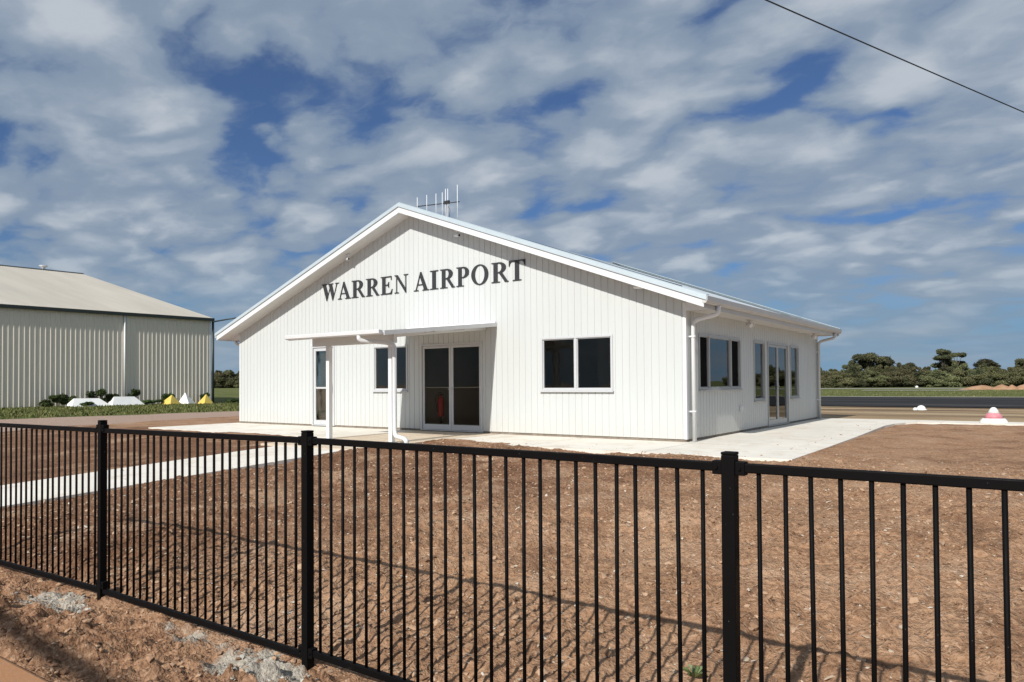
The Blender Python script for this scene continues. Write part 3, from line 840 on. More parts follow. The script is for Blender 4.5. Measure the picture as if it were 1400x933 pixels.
    # eaves: boxed soffit with seams, fascia, quad gutter
    for sg, xw in ((1, XR), (-1, XL)):
        xo = xw+sg*(EAVE-0.09)
        m = MB(); zs_ = 2.985
        yy = YF+0.012
        while yy < YB-0.05:
            ye = min(yy+0.9, YB-0.012); m.box((xw, yy+0.003, zs_), (xo, ye-0.003, zs_+0.012)); yy = ye
        m.build('soffit', M['soffit'], T)
        m = MB(); m.box((xo, y0+0.03, zs_-0.02), (xo+sg*0.02, y1-0.03, 3.16)); m.build('fascia', M['gutter'], T)
        m = MB()
        pr = [(0.022, 3.06), (0.06, 3.045), (0.10, 3.06), (0.125, 3.10), (0.13, 3.185), (0.118, 3.19), (0.112, 3.10), (0.09, 3.07), (0.06, 3.06), (0.03, 3.07), (0.03, 3.15), (0.022, 3.15)]
        vs = [(xo+sg*a, y0-0.01, b) for a, b in pr] + [(xo+sg*a, y1+0.01, b) for a, b in pr]; n = len(pr)
        m.add(vs, [(i, (i+1) % n, (i+1) % n+n, i+n) for i in range(n)])
        for ye in (y0-0.008, y1+0.008):
            m.add([(xo+sg*a, ye, b) for a, b in pr[:5]] + [(xo+sg*0.022, ye, 3.185)], [tuple(range(6))])
        m.build('gutter', M['gutter'], T)
        # gable end of the boxed eave
        for ye, s in ((YF-0.004, -1), (YB+0.004, 1)):
            m = MB(); zt = lambda x: 5.915-SLOPE*abs(x-MID)
            m.prism([(xw+sg*0.008, ye, zs_-0.012), (xo, ye, zs_-0.012), (xo, ye, max(zs_, zt(xo))), (xw+sg*0.008, ye, zt(xw))], (0, -s*0.01, 0)); m.build('eave_end', M['trim'], T)
    # downpipes
    def downpipe(sg, xw, yp, ytop):
        xg = xw+sg*(EAVE-0.02); xp = xw+sg*0.075; m = MB()
        m.tube([(xg, ytop, 3.06), (xg, ytop, 2.93), (xg-sg*0.06, ytop, 2.88), (xp+sg*0.07, yp+0.01, 2.80), (xp, yp, 2.74), (xp, yp, SLAB+0.0)], 0.045, 14)
        d = m.build('downpipe', M['trim'], T)
        for z in (0.95, 2.45):
            c = MB(); c.box((xw, yp-0.055, z), (xp+sg*0.05, yp-0.047, z+0.03)); c.tube([(xp, yp, z), (xp, yp, z+0.03)], 0.049, 14); c.build('pipe_clip', M['trim'], d)
        if yp > 20: d.data.materials[0] = M['gutter']  # far pipe takes the greyer trim colour with shade in it
    downpipe(1, XR, 14.05, 14.12); downpipe(1, XR, 24.45, 24.4); downpipe(-1, XL, 14.1, 14.1)
    # lettering
    sg = MB(); 
    first = None
    spans = LETTERS
    root = bpy.data.objects.new('sign_lettering', None); COL.objects.link(root); root.parent = T; root.location = (0, 0, 3.6)
    for ch, a, b in spans:
        letter_mesh(ch, a, b, 3.93, 0.475, root)
    # cameras, lights
    def security_camera(x):
        zs_ = 5.915-SLOPE*abs(x-MID); y = YF-0.2
        m = MB(); m.lathe((x, y, zs_-0.05), [(0.05, 0.045), (0.05, 0.0), (0.03, -0.015)], 12); m.tube([(x, y, zs_-0.05), (x, y-0.02, zs_-0.12)], 0.016, 8)
        c = m.build('security_camera', M['trim'], T)
        m = MB(); d = -1 if x < MID else 1
        m.tube([(x-0.09, y+0.0, zs_-0.12), (x+0.09, y-0.05, zs_-0.15)], 0.04, 12); m.build('camera_body', M['trim'], c)
        m = MB(); m.tube([(x+0.09, y-0.05, zs_-0.15), (x+0.094, y-0.051, zs_-0.151)], 0.03, 12); m.build('lens', M['dark'], c)
    security_camera(-15.25); security_camera(-11.35)
    m = MB(); xx = -6.55; zz_ = 5.915-SLOPE*abs(xx-MID)
    m.lathe((xx, YF-0.2, zz_-0.06), [(0.03, 0.0), (0.12, 0.012), (0.13, 0.03), (0.13, 0.07)], 18); m.build('soffit_light', M['trim'], T)
    for yy in (17.06, 23.1):
        m = MB(); x0 = XR+0.25
        m.box((x0-0.05, yy-0.05, 2.955), (x0+0.05, yy+0.05, 2.984)); m.tube([(x0, yy, 2.955), (x0, yy, 2.90)], 0.02, 8)
        f = m.build('floodlight', M['trim'], T)
        for dy in (-0.07, 0.07):
            h = MB(); h.tube([(x0-0.05, yy+dy, 2.90), (x0+0.04, yy+dy*1.3, 2.86), (x0+0.07, yy+dy*1.4, 2.845)], [0.03, 0.055, 0.058], 12); h.build('lamp_head', M['trim'], f)
    m = MB(); m.bbox((XR+0.003, 17.03, 0.84), (XR+0.06, 17.11, 0.98), 0.008); m.tube([(XR+0.05, 17.07, 0.87), (XR+0.09, 17.07, 0.86), (XR+0.10, 17.07, 0.82)], 0.012, 8); m.build('outdoor_tap', M['trim'], T)
    # antenna on the left slope
    ay = 17.5; az = 7.25
    m = MB(); m.tube([(-14.98, ay, 5.35), (-14.98, ay, az+0.03)], 0.018, 8)
    an = m.build('antenna', M['steel'], T)
    m = MB(); m.tube([(-16.26, ay, az+0.06), (-14.48, ay, az-0.05)], 0.016, 8); m.bbox((-15.08, ay-0.05, az-0.05), (-14.88, ay+0.03, az+0.05)); m.build('boom', M['dark'], an)
    for ex, up, dn in ((-16.227, .29, .33), (-15.814, .33, .36), (-15.421, .34, .38), (-15.158, .35, .40), (-15.024, .45, .42), (-14.93, .45, .42), (-14.54, .53, .52)):
        m = MB(); zc = az + 0.06 - 0.11*(ex+16.26)/1.78
        m.tube([(ex, ay-0.02, zc-dn), (ex, ay-0.02, zc+up)], 0.010, 6); m.build('element', M['alum'], an)
    m = MB(); m.tube([(-14.98, ay, az-0.05), (-14.86, ay, az-0.25), (-14.9, ay, az-0.6), (-14.97, ay, 5.6)], 0.008, 6); m.build('cable', M['dark'], an)
    # solar panels lying just above the right slope
    for i in range(4):
        hx0 = 1.9+i*1.04; m = MB()
        q = lambda h, z: (MID+h, 15.4, zr+z-SLOPE*h)
        m.prism([q(hx0, 0.05), q(hx0+1.0, 0.05), q(hx0+1.0, 0.08), q(hx0, 0.08)], (0, 1.7, 0)); p = m.build('solar_panel', M['solar'], T)
        m = MB()
        m.prism([q(hx0-0.012, 0.045), q(hx0+1.012, 0.045), q(hx0+1.012, 0.084), q(hx0-0.012, 0.084)], (0, -0.03, 0)); m.build('panel_frame', M['dark'], p)
    # porch canopy
    cx0, cx1, cy0 = -13.25, -10.345, 10.19
    zc = lambda y: 2.575+(y-cy0)*(2.955-2.575)/(YF-cy0)
    m = MB()
    ys_ = (cy0, YF-0.01)
    xs_ = np.arange(cx0, cx1+0.001, 0.0225)
    vs = []; fs = []
    for i, xx in enumerate(xs_):
        w_ = 0.010*math.sin(i*math.pi/2)
        vs += [(xx, cy0, zc(cy0)+w_), (xx, YF-0.01, zc(YF-0.01)+w_)]
        if i: fs.append((2*i-2, 2*i, 2*i+1, 2*i-1))
    m.add(vs, fs, True)
    cn = m.build('porch_canopy', M['trim'], T)
    for xx in (cx0, cx1):
        m = MB(); s = 0.018 if xx == cx1 else -0.018
        m.prism([(xx, cy0-0.02, zc(cy0)-0.06), (xx, YF-0.008, zc(YF)-0.06), (xx, YF-0.008, zc(YF)+0.03), (xx, cy0-0.02, zc(cy0)+0.03)], (s, 0, 0)); m.build('barge_board', M['trim'], cn)
    m = MB(); m.box((cx0+.02, YF-0.03, zc(YF)+0.012), (cx1-.02, YF-0.004, zc(YF)+0.06)); m.build('wall_flashing', M['trim'], cn)
    m = MB()
    pr = [(0, 2.61), (-0.10, 2.62), (-0.105, 2.612), (-0.095, 2.55), (-0.07, 2.53), (0, 2.53)]
    m.prism([(cx0-0.012, cy0-0.02+a, b) for a, b in pr], (cx1-cx0-0.02, 0, 0)); m.build('gutter', M['trim'], cn)
    m = MB(); m.bbox((-13.15, 10.72, 2.40), (-10.62, 10.82, 2.58)); m.build('beam', M['trim'], cn)
    m = MB()
    for xx in (-13.1, -10.7):
        z0_, z1_ = zc(10.82)-0.012, zc(YF)-0.012
        m.prism([(xx, 10.822, z0_-0.11), (xx, YF-0.012, z1_-0.11), (xx, YF-0.012, z1_), (xx, 10.822, z0_)], (0.05, 0, 0))
    for yy in (11.7, 12.7):
        m.box((cx0+0.03, yy, zc(yy)-0.075), (-13.102, yy+0.05, zc(yy)-0.012)); m.box((-13.048, yy, zc(yy)-0.075), (-10.702, yy+0.05, zc(yy)-0.012)); m.box((-10.648, yy, zc(yy)-0.075), (cx1-0.03, yy+0.05, zc(yy)-0.012))
    m.build('rafter', M['trim'], cn)
    for xx in (-12.645, -10.735):
        m = MB(); m.bbox((xx-0.05, 10.72, SLAB+0.01), (xx+0.05, 10.82, 2.398), 0.006); p = m.build('post', M['trim'], cn)
        m = MB(); m.bbox((xx-0.09, 10.69, SLAB), (xx+0.09, 10.85, SLAB+0.009), 0.003); m.build('base_plate', M['steel'], p)
    m = MB(); px_, py_ = -10.60, 10.72
    m.tube([(-11.0, 10.13, 2.53), (-11.0, 10.13, 2.47), (-10.97, 10.17, 2.43), (-10.72, 10.55, 2.40), (-10.62, 10.68, 2.37), (px_, py_, 2.30), (px_, py_, 0.62), (px_+0.03, py_-0.02, 0.54), (px_+0.10, py_-0.05, 0.50), (px_+0.42, py_-0.16, 0.47), (px_+0.49, py_-0.18, 0.44), (px_+0.51, py_-0.19, 0.33)], 0.045, 14)
    m.build('downpipe', M['trim'], cn)
    return T

LETTERS = []
def compute_letters():
    C, S = math.cos(CAM_TH), math.sin(CAM_TH)
    def X_at(x, y):
        u0, w0 = x-700, CAM_Y0-y; cr, sr = math.cos(CAM_R), math.sin(CAM_R)
        u = u0*cr+w0*sr; w = w0*cr-u0*sr; k = u/CAM_F; mm = (w-CAM_F*math.tan(CAM_P))/CAM_F
        d = math.cos(CAM_P)-mm*math.sin(CAM_P)
        return YF*(k*C-d*S)/(k*S+d*C)
    for ch, a, b in [('W',440.2,463.8),('A',462.4,480.2),('R',481.2,499.2),('R',500.7,518.9),('E',520.9,537.0),('N',539.8,558.4),
                     ('A',566.2,587),('I',588.2,599.5),('R',602.0,622.3),('P',624.4,641.8),('O',644.8,668),('R',672.3,695.6),('T',696.2,718.4)]:
        ya = 400-(a-580)*0.1; yb = 400-(b-580)*0.1
        LETTERS.append((ch, round(X_at(a, ya), 3), round(X_at(b, yb), 3)))

# ------------------------------------------------------------------ fire extinguisher
def build_extinguisher():
    x, y, z = -12.52, YF+0.42, SLAB+0.053
    e = empty('fire_extinguisher', (x, y, z), 'red fire extinguisher on its stand inside the left leaf of the glass double door', 'extinguisher')
    z0 = 0.71
    m = MB(); m.bbox((x-0.10, y-0.03, z), (x+0.10, y+0.17, z+0.02), 0.006); m.tube([(x, y+0.07, z+0.018), (x, y+0.07, z0)], 0.025, 10); m.build('stand', M['dark'], e)
    m = MB(); m.lathe((x, y+0.07, z0), [(0.075, 0.0), (0.085, 0.02), (0.085, 0.42), (0.07, 0.48), (0.03, 0.52), (0.03, 0.55)], 20); m.build('cylinder_body', M['red'], e)
    m = MB(); m.bbox((x-0.02, y-0.02, z0+0.55), (x+0.02, y+0.15, z0+0.575)); m.bbox((x-0.015, y-0.05, z0+0.60), (x+0.015, y+0.1, z0+0.615)); m.build('handle', M['dark'], e)
    m = MB(); m.tube([(x, y+0.0, z0+0.56), (x-0.06, y-0.05, z0+0.55), (x-0.10, y-0.02, z0+0.42), (x-0.095, y+0.02, z0+0.2), (x-0.09, y+0.04, z0+0.1)], 0.011, 8); m.build('hose', M['dark'], e)

# ------------------------------------------------------------------ fence
def build_fence():
    Y = 2.645; x3 = -0.92
    F = empty('fence', (x3-2.4, Y, 0.0), 'black tubular metal fence with square posts across the front of the yard', 'fence')
    posts = [x3+2.4*i for i in range(-3, 2)]
    pm = MB(); h = 0.025; FA = -0.0109
    o0 = Vector((x3-2.4, Y, 0))
    pm.bbox((o0.x-h, Y-h, -0.12), (o0.x+h, Y+h, 1.292), 0.003)
    post0 = pm.build('post', M['fence'], F)
    cm = MB(); cm.bbox((o0.x-h-0.0006, Y-h-0.0006, 1.2925), (o0.x+h+0.0006, Y+h+0.0006, 1.303), 0.003); cap0 = cm.build('post_cap', M['fence'], post0)
    subs = [cap0]
    for z0, z1 in ((1.220, 1.270), (0.050, 0.104)):
        for s in (-1, 1):
            bk = MB()
            bk.bbox((o0.x+s*h, Y-0.021, z0), (o0.x+s*(h+0.035), Y+0.021, z1), 0.003)
            bk.tube([(o0.x+s*(h+0.018), Y-0.021, (z0+z1)/2), (o0.x+s*(h+0.018), Y-0.028, (z0+z1)/2)], 0.006, 6)
            subs.append(bk.build('rail_bracket', M['fence'], post0))
    BEND = 0.055                                   # the far left bay turns towards the road
    P2 = [(-2.4-2.4*math.cos(BEND), -2.4*math.sin(BEND)), (-2.4, 0.0), (0.0, 0.0), (2.4, 0.0), (4.8, 0.0)]
    for i, (px_, py_) in enumerate(P2):
        if i == 2: continue
        p = post0.copy(); COL.objects.link(p); p.parent = F; p.location = (px_, py_, 0)
        p.rotation_euler = (random.gauss(0, .002), random.gauss(0, .0025), BEND if i == 0 else random.gauss(0, .02))
        for ch in subs:
            c = ch.copy(); COL.objects.link(c); c.parent = p
    pk = MB(); pk.tube([(o0.x, Y, 0.09), (o0.x, Y, 1.24)], 0.0083, 12)
    m = MB(); m.bbox((o0.x+h+0.006, Y-0.0145, 1.230), (o0.x+2.4-h-0.006, Y+0.0145, 1.264), 0.004); top = m.build('top_rail', M['fence'], F)
    m = MB(); m.bbox((o0.x+h+0.006, Y-0.0145, 0.058), (o0.x+2.4-h-0.006, Y+0.0145, 0.095), 0.004); bot = m.build('bottom_rail', M['fence'], F)
    pk0 = pk.build('picket', M['fence'], F); first = True
    ZO = [-0.022, -0.022, 0.0, 0.0, 0.0]                # the left bays step down with the ground
    for i in range(4):
        (ax, ay), (bx, by) = P2[i], P2[i+1]; an = math.atan2(by-ay, bx-ax); za, zb = ZO[i], ZO[i+1]; tl = -math.atan2(zb-za, 2.4)
        if i == 2: rails = []; top.location = bot.location = (ax, ay, 0)
        else:
            for r0 in (top, bot):
                r1 = r0.copy(); COL.objects.link(r1); r1.parent = F; r1.location = (ax, ay, za-(0.025 if r0 is bot and i < 2 else 0)); r1.rotation_euler = (0, tl, an)
        for k in range(25):
            if first: o = pk0; first = False
            else:
                o = pk0.copy(); COL.objects.link(o); o.parent = F
            q = 0.108+k*0.0912
            o.location = (ax+q*math.cos(an), ay+q*math.sin(an), za+(zb-za)*q/2.4-(0.012 if i < 2 else 0)); o.rotation_euler = (random.gauss(0, .0015), random.gauss(0, .0022), an)
    F.location = (x3-2.4*math.cos(FA), Y-2.4*math.sin(FA), 0); F.rotation_euler = (0, 0, FA)

# ------------------------------------------------------------------ hangar
def build_hangar():
    X = -50.75; ya, yb = -6.0, 31.55; z0 = 0.15; ze = 6.42
    H = empty('hangar', (X, 24, 0.25), 'large cream ribbed steel hangar with pale gabled roof left of the terminal', 'building')
    mw = cladding('hangar_cladding', (0.71, 0.655, 0.555))
    mr = simple('hangar_roof_steel', (0.44, 0.40, 0.33), 0.5, 0.11, 0.5, stretch=(0.15, 1.2, 0.15))
    md = simple('dark_green_trim', (0.03, 0.04, 0.04), 0.5, 0.1)
    prof = rib_profile(ya, yb, 0.29, 0.05, 0.02, 0.05)
    m = MB(); strip_wall(m, prof, lambda u, d, z: (X+d, u, z), z0, lambda y: ze, []); m.build('side_wall', mw, H)
    xr, zr = -74.9, 12.35; xf = 2*xr-X
    for yy in (ya, yb):
        m = MB(); m.add([(X-0.02, yy, z0), (xf, yy, z0), (xf, yy, ze), (xr, yy, zr-0.1), (X-0.02, yy, ze)], [(0, 1, 2, 3, 4)]); m.build('end_wall', mw, H)
    m = MB(); m.add([(xf, ya, z0), (xf, yb, z0), (xf, yb, ze), (xf, ya, ze)], [(0, 1, 2, 3)]); m.build('side_wall', mw, H)
    for s, xe in ((1, X+0.24), (-1, xf-0.24)):
        m = MB(); yy = np.arange(ya-0.1, yb+0.14, 0.05); vs = []; fs = []
        for i, y in enumerate(yy):
            w = 0.02 if (i % 4 == 0) else 0.0
            vs += [(xr, y, zr+w), (xe, y, ze+0.14+w)]
            if i: fs.append((2*i-2, 2*i, 2*i+1, 2*i-1))
        m.add(vs, fs); m.build('roof', mr, H)
    m = MB(); m.prism([(xr-0.4, ya-0.12, zr-0.05), (xr, ya-0.12, zr+0.08), (xr+0.4, ya-0.12, zr-0.05)], (0, yb-ya+0.26, 0)); rc = m.build('ridge_cap', md, H)
    m = MB(); m.prism([(X+0.02, ya-0.1, ze-0.06), (X+0.25, ya-0.1, ze-0.06), (X+0.27, ya-0.1, ze+0.15), (X+0.02, ya-0.1, ze+0.15)], (0, yb-ya+0.24, 0)); m.build('gutter', md, H)
    m = MB(); m.tube([(X+0.1, 25.3, ze-0.06), (X+0.11, 25.3, z0)], 0.065, 10); m.build('downpipe', M['trim'], H)
    m = MB(); m.box((X-0.02, yb-0.16, z0), (X+0.05, yb+0.002, ze-0.06)); m.build('corner_flashing', M['trim'], H)
    m = MB(); m.tube([(X+0.05, yb+0.13, ze), (X+0.05, yb+0.13, z0)], 0.09, 10); m.build('downpipe', md, H)
    m = MB(); m.tube([(X+0.1, yb+0.05, 6.3), (X+1.5, yb+0.2, 6.38), (X+2.9, yb+0.3, 6.44)], [0.06, 0.055, 0.05], 8); m.build('bracket_arm', md, H)
    m = MB(); m.lathe((-74.8, 28.3, zr-0.05), [(0.12, 0), (0.12, 0.2), (0.34, 0.36), (0.36, 0.42), (0.1, 0.44)], 16); m.build('roof_vent', M['trim'], H)
    H.rotation_euler = (0, 0, R(-3.6))

# ------------------------------------------------------------------ plants
def leaf_mat(name, lo, hi):
    t = NT(name); v = t.coord('Object')
    oi = t.node('ShaderNodeObjectInfo')
    n = t.noise(v, 1.1, 4, 0.6)
    c = t.ramp(t.math('ADD', t.math('MULTIPLY', n, 0.7), t.math('MULTIPLY', t.attr('tone'), 0.35)), [(0.3, lo), (0.75, hi)])
    hv = t.node('ShaderNodeHueSaturation'); t.link(c, hv.inputs['Color'])
    t.link(t.maprange(oi.outputs['Random'], 0, 1, 0.75, 1.3, False), hv.inputs['Value']); t.link(t.maprange(oi.outputs['Random'], 0, 1, 0.475, 0.525, False), hv.inputs['Hue'])
    t.set(hv.outputs[0], 0.7, 0, 0.2)
    return t.m
M['leaf'] = leaf_mat('olive_foliage', (0.065, 0.069, 0.029), (0.165, 0.16, 0.075))
M['leaf_dark'] = leaf_mat('dark_foliage', (0.042, 0.046, 0.022), (0.100, 0.098, 0.048))
M['weed'] = leaf_mat('weed_foliage', (0.025, 0.04, 0.012), (0.07, 0.10, 0.03))
M['bark'] = simple('bark', (0.17, 0.14, 0.11), 0.9, 0.25, 2.0, stretch=(1, 1, 0.2))

def leaves(clumps, n_per, leaf, seed, shell=0.55):
    r = np.random.default_rng(seed); V = []; T = []
    for (c, rad, tone) in clumps:
        n = int(n_per*max(0.4, (rad[0]*rad[1]*rad[2])**0.66))
        d = r.normal(size=(n, 3)); d /= np.linalg.norm(d, axis=1)[:, None]
        rr = r.uniform(shell**2, 1.0, n)[:, None]**0.5 * (1+0.18*r.normal(size=(n, 1)))
        p = np.array(c) + d*rr*np.array(rad)
        a = r.normal(size=(n, 3)); a /= np.linalg.norm(a, axis=1)[:, None]
        nrm = d*0.6 + a*0.8; nrm /= np.linalg.norm(nrm, axis=1)[:, None]
        t1 = np.cross(nrm, r.normal(size=(n, 3))); t1 /= np.linalg.norm(t1, axis=1)[:, None]
        t2 = np.cross(nrm, t1)
        s = leaf*r.uniform(0.55, 1.35, n)[:, None]
        V.append(np.stack([p-t1*s, p-t2*s*0.55, p+t1*s, p+t2*s*0.55], 1))
        T.append(np.repeat(np.clip(tone+0.15*r.normal(size=n), 0, 1), 4))
    V = np.concatenate(V).reshape(-1, 3)
    return V, np.arange(len(V)).reshape(-1, 4), np.concatenate(T)

def make_tree(name, kind, seed, mat, label, cat='tree', group=None):
    """unit tree about 1 high; scaled per copy"""
    r = random.Random(seed)
    root = empty(name, (0, 0, 0), label, cat, group)
    cl = []; limbs = []
    if kind == 'bush':
        for i in range(34):
            a = r.uniform(0, 6.28); q = r.uniform(0, 0.62)**0.8; z = r.uniform(0.08, 0.86)*(1-0.5*q)
            k = r.uniform(0.09, 0.21)
            cl.append(((math.cos(a)*q, math.sin(a)*q, z), (k*1.3, k*1.3, k*0.8), r.random()))
        for i in range(7):
            a = r.uniform(0, 6.28); q = r.uniform(0.1, 0.4); k = r.uniform(0.05, 0.09)
            cl.append(((math.cos(a)*q, math.sin(a)*q, r.uniform(0.72, 0.98)), (k, k, k*1.1), r.random()))
        cl.append(((r.uniform(-.2, .2), 0, 0.25), (0.5, 0.5, 0.22), 0.3))
        limbs = [((0, 0, 0), (math.cos(a)*0.3, math.sin(a)*0.3, 0.5)) for a in (0.3, 2.2, 4.4)]
        n_per, leaf, shell = 4300, 0.030, 0.3
    elif kind == 'gum':
        for i in range(22):
            a = r.uniform(0, 6.28); q = r.uniform(0.05, 0.46); z = r.uniform(0.42, 0.97)*(1-0.25*q)
            k = r.uniform(0.07, 0.15)
            cl.append(((math.cos(a)*q, math.sin(a)*q, z), (k*1.4, k*1.4, k*0.65), r.random()))
            if i % 2: limbs.append(((0, 0, 0.38), (math.cos(a)*q*0.9, math.sin(a)*q*0.9, z-0.02)))
        n_per, leaf, shell = 4300, 0.028, 0.25
    else:
        tiers = [(0.94, 0.30, 5), (0.78, 0.34, 6)] if seed == 7 else [(0.90, 0.36, 7)]
        for z0_, q0, nn in tiers:
            for i in range(nn):
                a = i*6.28/nn+r.uniform(-.4, .4); q = r.uniform(0.3, 1)*q0; k = r.uniform(0.09, 0.14)
                cl.append(((math.cos(a)*q, math.sin(a)*q, z0_+r.uniform(-.03, .03)), (k*1.5, k*1.5, k*0.42), r.random()))
                limbs.append(((0, 0, 0.5), (math.cos(a)*q, math.sin(a)*q, z0_-0.03)))
        n_per, leaf, shell = 3600, 0.028, 0.2
    V, F, T = leaves(cl, n_per, leaf, seed, shell)
    V = V[:]; V[:, 2] = np.maximum(V[:, 2], 0.01)
    cr = raw_mesh('crown', V, F, mat, dict(tone=T)); cr.parent = root
    m = MB()
    m.tube([(0, 0, -0.03), (0.01, 0, 0.2), (0.0, 0.01, 0.45), (0.02, 0, 0.75)], [0.028, 0.022, 0.016, 0.006], 7)
    for a, b in limbs:
        mid = tuple((a[i]+b[i])/2 + (0.04 if i == 2 else 0) for i in range(3))
        m.tube([a, mid, b], [0.013, 0.009, 0.004], 5)
    m.build('trunk', M['bark'], root)
    return root

def copy_thing(root, loc, rz, sc_, label, group=None):
    r = root.copy(); COL.objects.link(r); r.location = loc; r.rotation_euler = (0, 0, rz); r.scale = sc_
    r['label'] = label
    if group: r['group'] = group
    for ch in list(root.children):
        c = ch.copy(); COL.objects.link(c); c.parent = r
        for g in ch.children:
            d = g.copy(); COL.objects.link(d); d.parent = c
    return r

def cam_pt(px, depth):
    """ground position seen at picture column px, at that distance ahead"""
    C, S = math.cos(CAM_TH), math.sin(CAM_TH); a = (px-700)/CAM_F*depth
    return a*C-depth*S, a*S+depth*C

ORD = ['first','second','third','fourth','fifth','sixth','seventh','eighth','ninth','tenth','eleventh','twelfth','thirteenth','fourteenth','fifteenth','sixteenth','seventeenth','eighteenth']
def build_trees():
    protos = {}
    for key, kind, seed, mat in (('b0','bush',1,'leaf'),('b1','bush',2,'leaf'),('b2','bush',3,'leaf_dark'),('b3','bush',4,'leaf'),('g0','gum',5,'leaf_dark'),('g1','gum',6,'leaf_dark'),('s0','sparse',7,'leaf_dark'),('s1','sparse',9,'leaf_dark')):
        protos[key] = make_tree({'bush':'bushy_tree','gum':'gum_tree','sparse':'gum_tree'}[kind], kind, seed, M[mat], 'x')
    used = set(); r = random.Random(5)
    def plant(key, px, depth, h, w, label, group=None):
        x, y = cam_pt(px, depth); p = protos[key]
        loc = (x, y, float(ground_h(x, y))-0.05); rz = r.uniform(0, 6.28); s = (w, w, h)
        if key not in used:
            used.add(key); p.location = loc; p.rotation_euler = (0, 0, rz); p.scale = s; p['label'] = label
            if group: p['group'] = group
            return p
        return copy_thing(p, loc, rz, s, label, group)
    G = 'trees of the belt beyond the airfield'
    # front row, between the terminal and the right edge of the picture
    n = 15
    for i in range(n):
        px = 1108+i*20.5+r.uniform(-4, 4)
        h = r.uniform(2.9, 3.9); w = r.uniform(3.6, 5.0)
        plant(['b0','b1','b3','b2'][i % 4] if i % 5 else 'b3', px, 141+r.uniform(-2, 3), h, w, f'{ORD[i]} low olive bush tree from the terminal, front row beyond the grass', G)
    for i in range(11):
        px = 1112+i*29+r.uniform(-6, 6)
        plant(['b2','b1','b2','b0'][i % 4], px, 152+r.uniform(-2, 4), r.uniform(4.0, 4.9), r.uniform(4.5, 5.8), f'{ORD[i]} darker bush tree from the terminal, back row above the bushes', G)
    for px, d, h, w, k, lab in ((1186, 158, 7.4, 6.6, 'g0', 'broad dark gum tree, the widest crown rising above the right tree belt'), (1204, 160, 6.6, 5.6, 'g1', 'dark gum tree joined to the right side of the widest crown above the belt'),
                                (1161, 160, 5.9, 3.6, 'g1', 'small gum crown poking up between the terminal and the widest dark gum'), (1290, 160, 8.0, 4.6, 's0', 'thin tall gum with layered tufted crown, left one of the tall pair'),
                                (1308, 162, 7.6, 4.0, 's1', 'thin tall gum with a single flat tuft, right one of the tall pair'), (1300, 163, 5.9, 7.5, 'g0', 'dark rounded gum crown beneath the tall tufted pair'),
                                (1355, 160, 5.9, 6.6, 'g1', 'flat topped dark gum above the orange dirt mounds'), (1396, 158, 5.9, 4.6, 'g0', 'dark gum cut by the right edge of the picture'), (1240, 163, 5.3, 4.6, 'g1', 'low dark gum in the dip between the wide crown and the tall pair')):
        plant(k, px, d, h, w, lab, G)
    # the belt goes on past the edge of the picture; the side windows mirror it
    for i in range(16):
        plant(['b0','b2','b1','b3'][i % 4], 1425+i*34+r.uniform(-8, 8), 140+r.uniform(-4, 8), r.uniform(3.6, 6.2), r.uniform(5, 7), 'bush tree where the belt goes on past the right edge of the picture', 'trees past the right edge')
    # trees seen between hangar and terminal
    for i, (px, d, h, w, k) in enumerate(((287, 345, 8.0, 9, 'b2'), (300, 340, 8.6, 8, 'b1'), (312, 342, 8.2, 9, 'b3'), (324, 344, 7.6, 9, 'b2'), (334, 342, 7.8, 9, 'b0'))):
        plant(k, px, d, h, w, ['dark tree partly hidden by the hangar corner', 'tallest tree in the gap between hangar and terminal', 'rounded tree in the middle of the gap between hangar and terminal', 'lower dark tree beside the terminal wall in the hangar gap', 'tree half hidden by the left wall of the terminal'][i], 'far trees between hangar and terminal')

